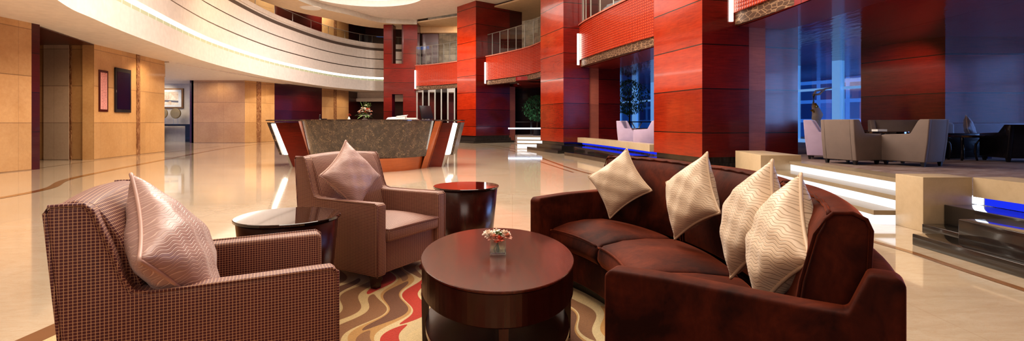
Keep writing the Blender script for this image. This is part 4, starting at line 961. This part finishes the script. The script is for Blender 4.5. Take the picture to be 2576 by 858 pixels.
# flower vase
p = G(1252, 638, .45); fv = thing('flower_vase', 'small square glass vase of peach carnations on the coffee table', 'vase', (p.x, p.y, .451), math.radians(4))
m = MB(); w = .039; hh = .078
m.box(-w, w, -w, w, 0, .012)
for (a, b, c, d) in ((-w, -w + .005, -w, w), (w - .005, w, -w, w), (-w, w, -w, -w + .005), (-w, w, w - .005, w)): m.box(a, b, c, d, .012, hh)
m.build('glass', M['vase_glass'], fv, weld=False)
MB().box(-w + .007, w - .007, -w + .007, w - .007, .013, .052).build('water', M['water'], fv)
m = MB()
for i in range(9):
    a = random.uniform(0, 6.28); r_ = random.uniform(.005, .025); m.tube([(r_ * math.cos(a), r_ * math.sin(a), .014), (-.6 * r_ * math.cos(a), -.6 * r_ * math.sin(a), .08)], .0016, 5)
m.build('stems', M['leaf'], fv)
def carnation(m, c, r):
    c = Vector(c)
    for k in range(38):
        a = random.uniform(0, 2 * PI); z = random.uniform(-.1, 1); q = math.sqrt(1 - max(0, z) ** 2); d = Vector((q * math.cos(a), q * math.sin(a), z))
        leaf(m, c + d * r * .2, d + Vector((random.uniform(-.3, .3), random.uniform(-.3, .3), 0)), r * .85, r * .28, .2)
for (x, y, z, mt) in ((-.034, -.012, .088, 'petal_blush'), (-.022, -.03, .082, 'petal_pink'), (.036, .0, .092, 'petal_blush'), (.042, -.02, .084, 'petal_pink'), (-.01, .03, .094, 'petal_blush'), (-.048, .01, .092, 'petal_blush'), (.004, -.034, .074, 'petal_red')):
    m = MB(); carnation(m, (x, y, z), .030); m.build('carnation', M[mt], fv, smooth=True)
m = MB()
for i in range(26): flower(m, (random.uniform(-.02, .025), random.uniform(-.03, .02), random.uniform(.09, .118)), .0075, 5, 1)
m.build('small_white_flowers', M['petal_white'], fv)
m = MB()
for i in range(46): leaf(m, (random.uniform(-.015, .02), random.uniform(-.02, .02), random.uniform(.076, .1)), (random.uniform(-1, 1), random.uniform(-1, 1), random.uniform(0, 1.2)), .028, .006)
m.build('leaves', M['leaf_bright'], fv)

# ------------------------------------------------------------------ lounge furniture
def tub_chair(label, cx, cy, fwd, mat, group, Wd=.62, Dp=.60, H=.75, leg=True, name='lounge_chair', armh=.50):
    ang = math.atan2(fwd[1], fwd[0]); t_ = thing(name, label, 'lounge chair', (cx, cy, LF), ang, group)
    hw, hd = Wd / 2, Dp / 2
    prof = [(-hd + .03, .07), (-hd - .01, .4), (-hd - .035, H), (-hd + .10, H), (-hd + .125, H - .03), (-hd + .23, armh + .02), (hd - .05, armh), (hd, armh - .01), (hd, .07)]
    for y in (-hw, hw - .09):
        MB().loft([[(x, yy, z) for x, z in prof] for yy in (y, y + .09)]).build('arm', mat, t_, bevel=.015)
    MB().loft([[(x, yy, z) for x, z in [(-hd + .03, .07), (-hd - .01, .4), (-hd - .035, H), (-hd + .08, H), (-hd + .15, .4), (-hd + .15, .07)]] for yy in (-hw + .05, hw - .05)]).build('backrest', mat, t_, bevel=.015)
    MB().box(-hd + .1, hd - .01, -hw + .08, hw - .08, .08, .38).build('seat', mat, t_, bevel=.03)
    for x in (-hd + .07, hd - .06):
        for y in (-hw + .05, hw - .05):
            MB().loft([[(x - .018, y - .018, 0), (x + .018, y - .018, 0), (x + .018, y + .018, 0), (x - .018, y + .018, 0)], [(x - .03, y - .03, .075), (x + .03, y - .03, .075), (x + .03, y + .03, .075), (x - .03, y + .03, .075)]]).build('leg', M['black_wood'], t_)
    return t_
lg = 'grey upholstered lounge chairs around the lounge table'
tub_chair('grey beige lounge chair with its wide back turned to the camera', 5.79, 8.48, (.95, .32), M['grey_chair'], lg, .60, .62)
tub_chair('grey beige lounge chair seen from its side, blue light on its back', 6.56, 8.13, (-.42, .91), M['grey_chair'], lg, .58, .66)
tub_chair('pale lounge chair partly hidden behind the chair that shows its back', 6.02, 9.55, (.80, -.60), M['lilac_chair'], lg, .60, .60)
tub_chair('grey lounge chair on the far side of the lounge table against the red wall', 7.65, 9.75, (-.35, -.94), M['grey_chair'], lg, .95, .62)
lt = thing('lounge_table', 'low dark round table among the grey lounge chairs', 'table', (6.72, 9.0, LF))
MB().lathe([(.36, .50), (.38, .505), (.38, .535), (.37, .54)], 48).build('tabletop', M['black_glass'], lt); MB().lathe([(.2, 0), (.2, .015), (.03, .03), (.03, .5)], 32).build('pedestal', M['black_wood'], lt)
tag(MB().box(6.55, 6.72, 8.9, 9.05, LF + .541, LF + .575).build('book', M['white_plastic']), 'small white book lying on the dark round lounge table', 'book')
lg2 = 'pale lilac chairs on the raised lounge between two pillars'
tub_chair('pale lilac chair facing right on the raised lounge, left one of the pair', 3.66, 15.4, (.85, -.55), M['lilac_chair'], lg2, .62, .6)
tub_chair('pale lilac chair facing left on the raised lounge, beside the nearest pillar', 3.80, 14.0, (-.80, .40), M['lilac_chair'], lg2, .66, .62)
lt2 = thing('lounge_table', 'small dark table between the two lilac chairs', 'table', (3.92, 14.78, LF))
MB().box(-.3, .3, -.3, .3, .50, .53).build('tabletop', M['black_wood'], lt2); MB().lathe([(.18, 0), (.18, .015), (.025, .03), (.025, .5)], 24).build('pedestal', M['black_wood'], lt2)
lt3 = thing('dining_table', 'long dark table with crossed metal legs by the window behind the lilac chairs', 'table', (5.5, 19.9, LF))
MB().box(-1.0, 1.0, -.35, .35, .70, .74).build('tabletop', M['black_wood'], lt3)
for s_ in (-.5, .5): MB().tube([(s_ - .2, 0, 0), (s_ + .2, 0, .7)], .02).build('leg', M['metal'], lt3); MB().tube([(s_ + .2, .03, 0), (s_ - .2, .03, .7)], .02).build('leg', M['metal'], lt3)
dt = thing('dining_table', 'dark table glimpsed beyond the far glowing steps', 'table', (1.1, 28.5, LF))
MB().box(-.9, .9, -.4, .4, .70, .75).build('tabletop', M['black_wood'], dt); MB().box(-.06, .06, -.06, .06, 0, .7).build('pedestal', M['black_wood'], dt)
# right dark furniture
cs = thing('lounge_sofa', 'dark lounge sofa with grey cushions beyond the lounge chairs', 'sofa', (8.9, 9.6, LF))
MB().box(-.55, .34, 0, .1, .02, .49).build('arm', M['black_wood'], cs, bevel=.01); MB().box(-.55, .34, 1.8, 1.9, .02, .49).build('arm', M['black_wood'], cs, bevel=.01)
MB().box(-.60, -.48, 0, 1.9, .02, .56).build('back_frame', M['black_wood'], cs, bevel=.01)
MB().box(.28, .36, -.012, .1, 0, .49).build('front_post', plain('violet black gloss', (.05, .04, .12), .2), cs)
MB().box(-.48, .30, .1, 1.8, .05, .3).build('seat', M['navy_cushion'], cs, bevel=.03)
for k in range(2): MB().box(-.47, -.22, .12 + k * .84, .92 + k * .84, .3, .70).build('back_cushion', M['navy_cushion'], cs, bevel=.06, seg=4)
pillow('grey blue pillow with pointed top leaning in the corner of the dark sofa', (9.26, 10.05, LF + .56), (.6, -.7, .2), math.radians(40), .42, M['navy_cushion'], M['pipe_cream'])
bs = thing('lounge_sofa', 'pale low sofa back along the red wall at the right edge', 'sofa', (10.8, 11.1, LF))
MB().box(-.9, 1.2, .3, .5, .05, .68).build('backrest', M['navy_cushion'], bs, bevel=.04); MB().box(-.9, 1.2, -.3, .3, .05, .36).build('seat', M['navy_cushion'], bs, bevel=.04)
tub_chair('black lounge chair at the right edge with its back turned to the camera', 9.12, 8.95, (.15, .98), M['black_wood'], 'black lounge chair', .80, .66, .66)
st = thing('occasional_table', 'dark side table with curved legs beside the dark lounge sofa', 'side table', (8.95, 9.95 - .95, LF))
st.location = (8.36, 9.22, LF)
MB().lathe([(.28, .425), (.31, .43), (.31, .46), (.30, .465)], 40).build('tabletop', M['black_glass'], st)
for k in range(4):
    a = PI / 4 + k * PI / 2; MB().tube([(math.cos(a) * r_, math.sin(a) * r_, z) for r_, z in ((.20, 0), (.17, .15), (.18, .3), (.26, .43))], .018, 8).build('leg', M['black_wood'], st, smooth=True)
# sculpture
p = at(2052, 300, 13.0); sc_ = thing('figure_sculpture', 'white and gold abstract dancer sculpture by the tall blue window', 'sculpture', (p.x, 13.0, LF))
MB().lathe([(.2, 0), (.2, .75), (.19, .76)], 24).build('pedestal', M['white_plastic'], sc_)
MB().tube([(0, 0, .76), (.05, 0, .9), (.0, 0, 1.05), (-.06, 0, 1.15)], [.10, .13, .09, .05], 12).build('body', M['white_plastic'], sc_, smooth=True)
MB().tube([(-.08, 0, .98), (-.02, -.06, 1.12), (-.05, -.04, 1.2)], [.07, .06, .03], 10).build('sash', M['yellow_sculpt'], sc_, smooth=True)
MB().tube([(-.06, 0, 1.15), (-.05, 0, 1.42), (.10, 0, 1.44), (.25, 0, 1.58), (.42, 0, 1.60)], [.04, .035, .03, .022, .015], 10).build('lower_arm', M['white_plastic'], sc_, smooth=True)
MB().tube([(-.06, 0, 1.4), (.0, 0, 1.52), (.2, 0, 1.56), (.40, 0, 1.61)], [.03, .025, .02, .012], 10).build('upper_arm', M['white_plastic'], sc_, smooth=True)
# trees
def tree(label, x, y, h, r, n=900, seed=1):
    rn = random.Random(seed); t_ = thing('indoor_tree', label, 'tree', (x, y, LF))
    m = MB(); m.tube([(0, 0, .0), (.03, 0, h * .4), (0, 0, h * .8)], [.04, .03, .015], 8)
    for k in range(12):
        a = rn.uniform(0, 6.28); z = h * rn.uniform(.35, .75); m.tube([(0, 0, z), (math.cos(a) * r * .7, math.sin(a) * r * .7, z + rn.uniform(.1, .4))], [.015, .005], 5)
    m.build('trunk', M['bark'], t_)
    m = MB()
    for k in range(n):
        a = rn.uniform(0, 6.28); b = rn.uniform(-1, 1); q = r * rn.uniform(.4, 1); c = Vector((math.cos(a) * q * math.sqrt(1 - b * b), math.sin(a) * q * math.sqrt(1 - b * b), h * .72 + b * r * .8))
        leaf(m, c, (rn.uniform(-1, 1), rn.uniform(-1, 1), rn.uniform(-.8, .4)), .11, .02)
    m.build('foliage', M['leaf'], t_)
    MB().lathe([(.2, 0), (.26, .4), (.24, .4), (.01, .36)], 24).build('pot', M['black_wood'], t_)
tree('leafy green tree in front of the window behind the lilac chairs', 5.3, 22.5, 2.6, .95, 1900, 3)
tree('dark leafy tree beyond the steps between the two farther pillars', 1.35, 27.0, 2.1, .85, 1600, 5)

# back / side enclosure
struct(MB().box(-11.4, 14.2, -7.2, -7, 0, 9).build('wall_front', M['stone']))
struct(MB().prism([(14.0, -7), (14.3, -7), (14.3, 14), (14.0, 14)], 3.12, 9).build('wall_right.009', M['plaster_warm']))
struct(MB().ribbon([(14, 11.7), (12, 13.8), (6.6, 26.8), (1.5, 38.8), (-4, 40.2)], 3.12, 9.2).build('wall_right.010', M['plaster_warm']))
struct(MB().box(7.5, 14.3, -7, 14, 7.6, 7.7).build('ceiling.006', M['plaster']))
struct(MB().prism([(8, 11), (14.2, 11), (8, 30), (0, 41), (-6, 41), (-4, 30)], 9.2, 9.3).build('ceiling.007', M['plaster_warm']))

# ------------------------------------------------------------------ lights
def area(name, loc, size, power, col, rot=(0, 0, 0), sy=None, spread=PI):
    l = bpy.data.lights.new(name, 'AREA'); l.energy = power; l.color = col; l.size = size; l.shape = 'RECTANGLE' if sy else 'SQUARE'
    if sy: l.size_y = sy
    l.spread = spread
    o = bpy.data.objects.new(name, l); C.objects.link(o); o.location = loc; o.rotation_euler = rot; return o
def point(name, loc, power, col, r=.1):
    l = bpy.data.lights.new(name, 'POINT'); l.energy = power; l.color = col; l.shadow_soft_size = r; o = bpy.data.objects.new(name, l); C.objects.link(o); o.location = loc; return o
def spot(name, loc, tgt, power, col, ang=70, r=.15, blend=.7):
    l = bpy.data.lights.new(name, 'SPOT'); l.energy = power; l.color = col; l.spot_size = math.radians(ang); l.spot_blend = blend; l.shadow_soft_size = r
    o = bpy.data.objects.new(name, l); C.objects.link(o); o.location = loc; d = Vector(tgt) - Vector(loc); o.rotation_euler = d.to_track_quat('-Z', 'Y').to_euler(); return o
WM = (1.0, .92, .81); WM2 = (1.0, .78, .52)
area('hall_light', (-2.5, 11, 7.4), 8, 1800, WM, sy=9)
area('seating_light', (0.2, 2.8, 6.0), 4, 220, (1, .90, .78), sy=4)
area('camera_side_light', (-1.5, -3.5, 3.2), 5, 90, (1, .88, .80), rot=(math.radians(68), 0, 0), sy=2.5)  # unseen lamp behind the camera, aimed at the seating
spot('far_hall_light', (-5, 24, 7.5), (-6.5, 26, 0), 2600, (1, .93, .86), 165, .3)
spot('far_hall_light.001', (-8, 19, 7.2), (-12, 23, 0), 600, WM2, 140, .3)
for i, (x, y) in enumerate(((-10.6, 8), (-11.6, 13.2), (-12.3, 17), (-13.2, 23.5), (-13.0, 27.2), (-12.3, 31), (-11.3, 35))):
    spot('soffit_spot', (x + .5, y, 3.36), (x - .6, y + .2, 0), 110, WM2, 130, .06)
area('corridor_light', (-19.5, 25.5, 3.3), 3, 130, (1, .92, .8), sy=3)
spot('soffit_spot', (-15.6, 25.4, 3.36), (-15.8, 26.6, 0.4), 160, WM2, 140, .06)  # extra spot added to warm the limestone wall beside the corridor
spot('gallery_fill', (-12.0, 32.6, 9.1), (-13.0, 33.6, 6.5), 420, WM, 130, .1)  # two spots added to brighten the dark upper walls
spot('gallery_fill', (-12.4, 27.5, 9.1), (-13.8, 29, 6.5), 350, WM, 130, .1)
spot('painting_light', (-20.2, 27.6, 3.3), (-20.2, 29, 2.3), 70, (1, .9, .72), 80, .05)
# daylight through lounge windows
BL = (.30, .48, 1.0)
area('window_daylight', (14.35, 8.3, 1.8), 6.6, 620, BL, sy=2.5).rotation_euler = (PI / 2, 0, PI / 2)
area('gallery_light', (6.5, 16, 7.4), 2.5, 150, WM, sy=4)
spot('gallery_spot', (-3, 31.5, 7.4), (-4, 33.5, 5), 200, WM, 120, .1)
spot('pillar_spot', (0.5, 9.0, 7.4), (3.6, 11.5, 2.0), 560, WM, 60, .2)
spot('pillar_spot.001', (-2.5, 16, 7.4), (1.4, 19, 2.5), 750, WM, 55, .2)
spot('pillar_spot.002', (-6.5, 23, 7.5), (-2.4, 27.2, 2.5), 800, WM, 55, .2)
spot('lounge_spot', (8.9, 11.2, 3.08), (9.9, 12.6, 2.0), 110, (1, .6, .35), 75, .05)
spot('lounge_spot.001', (5.6, 7.2, 3.08), (5.8, 8.2, 0.4), 25, (1, .72, .5), 90, .05)
SC.view_settings.view_transform = 'Standard'
try: SC.view_settings.look = 'Medium High Contrast'
except Exception: SC.view_settings.look = 'None'
SC.view_settings.exposure = 0.0
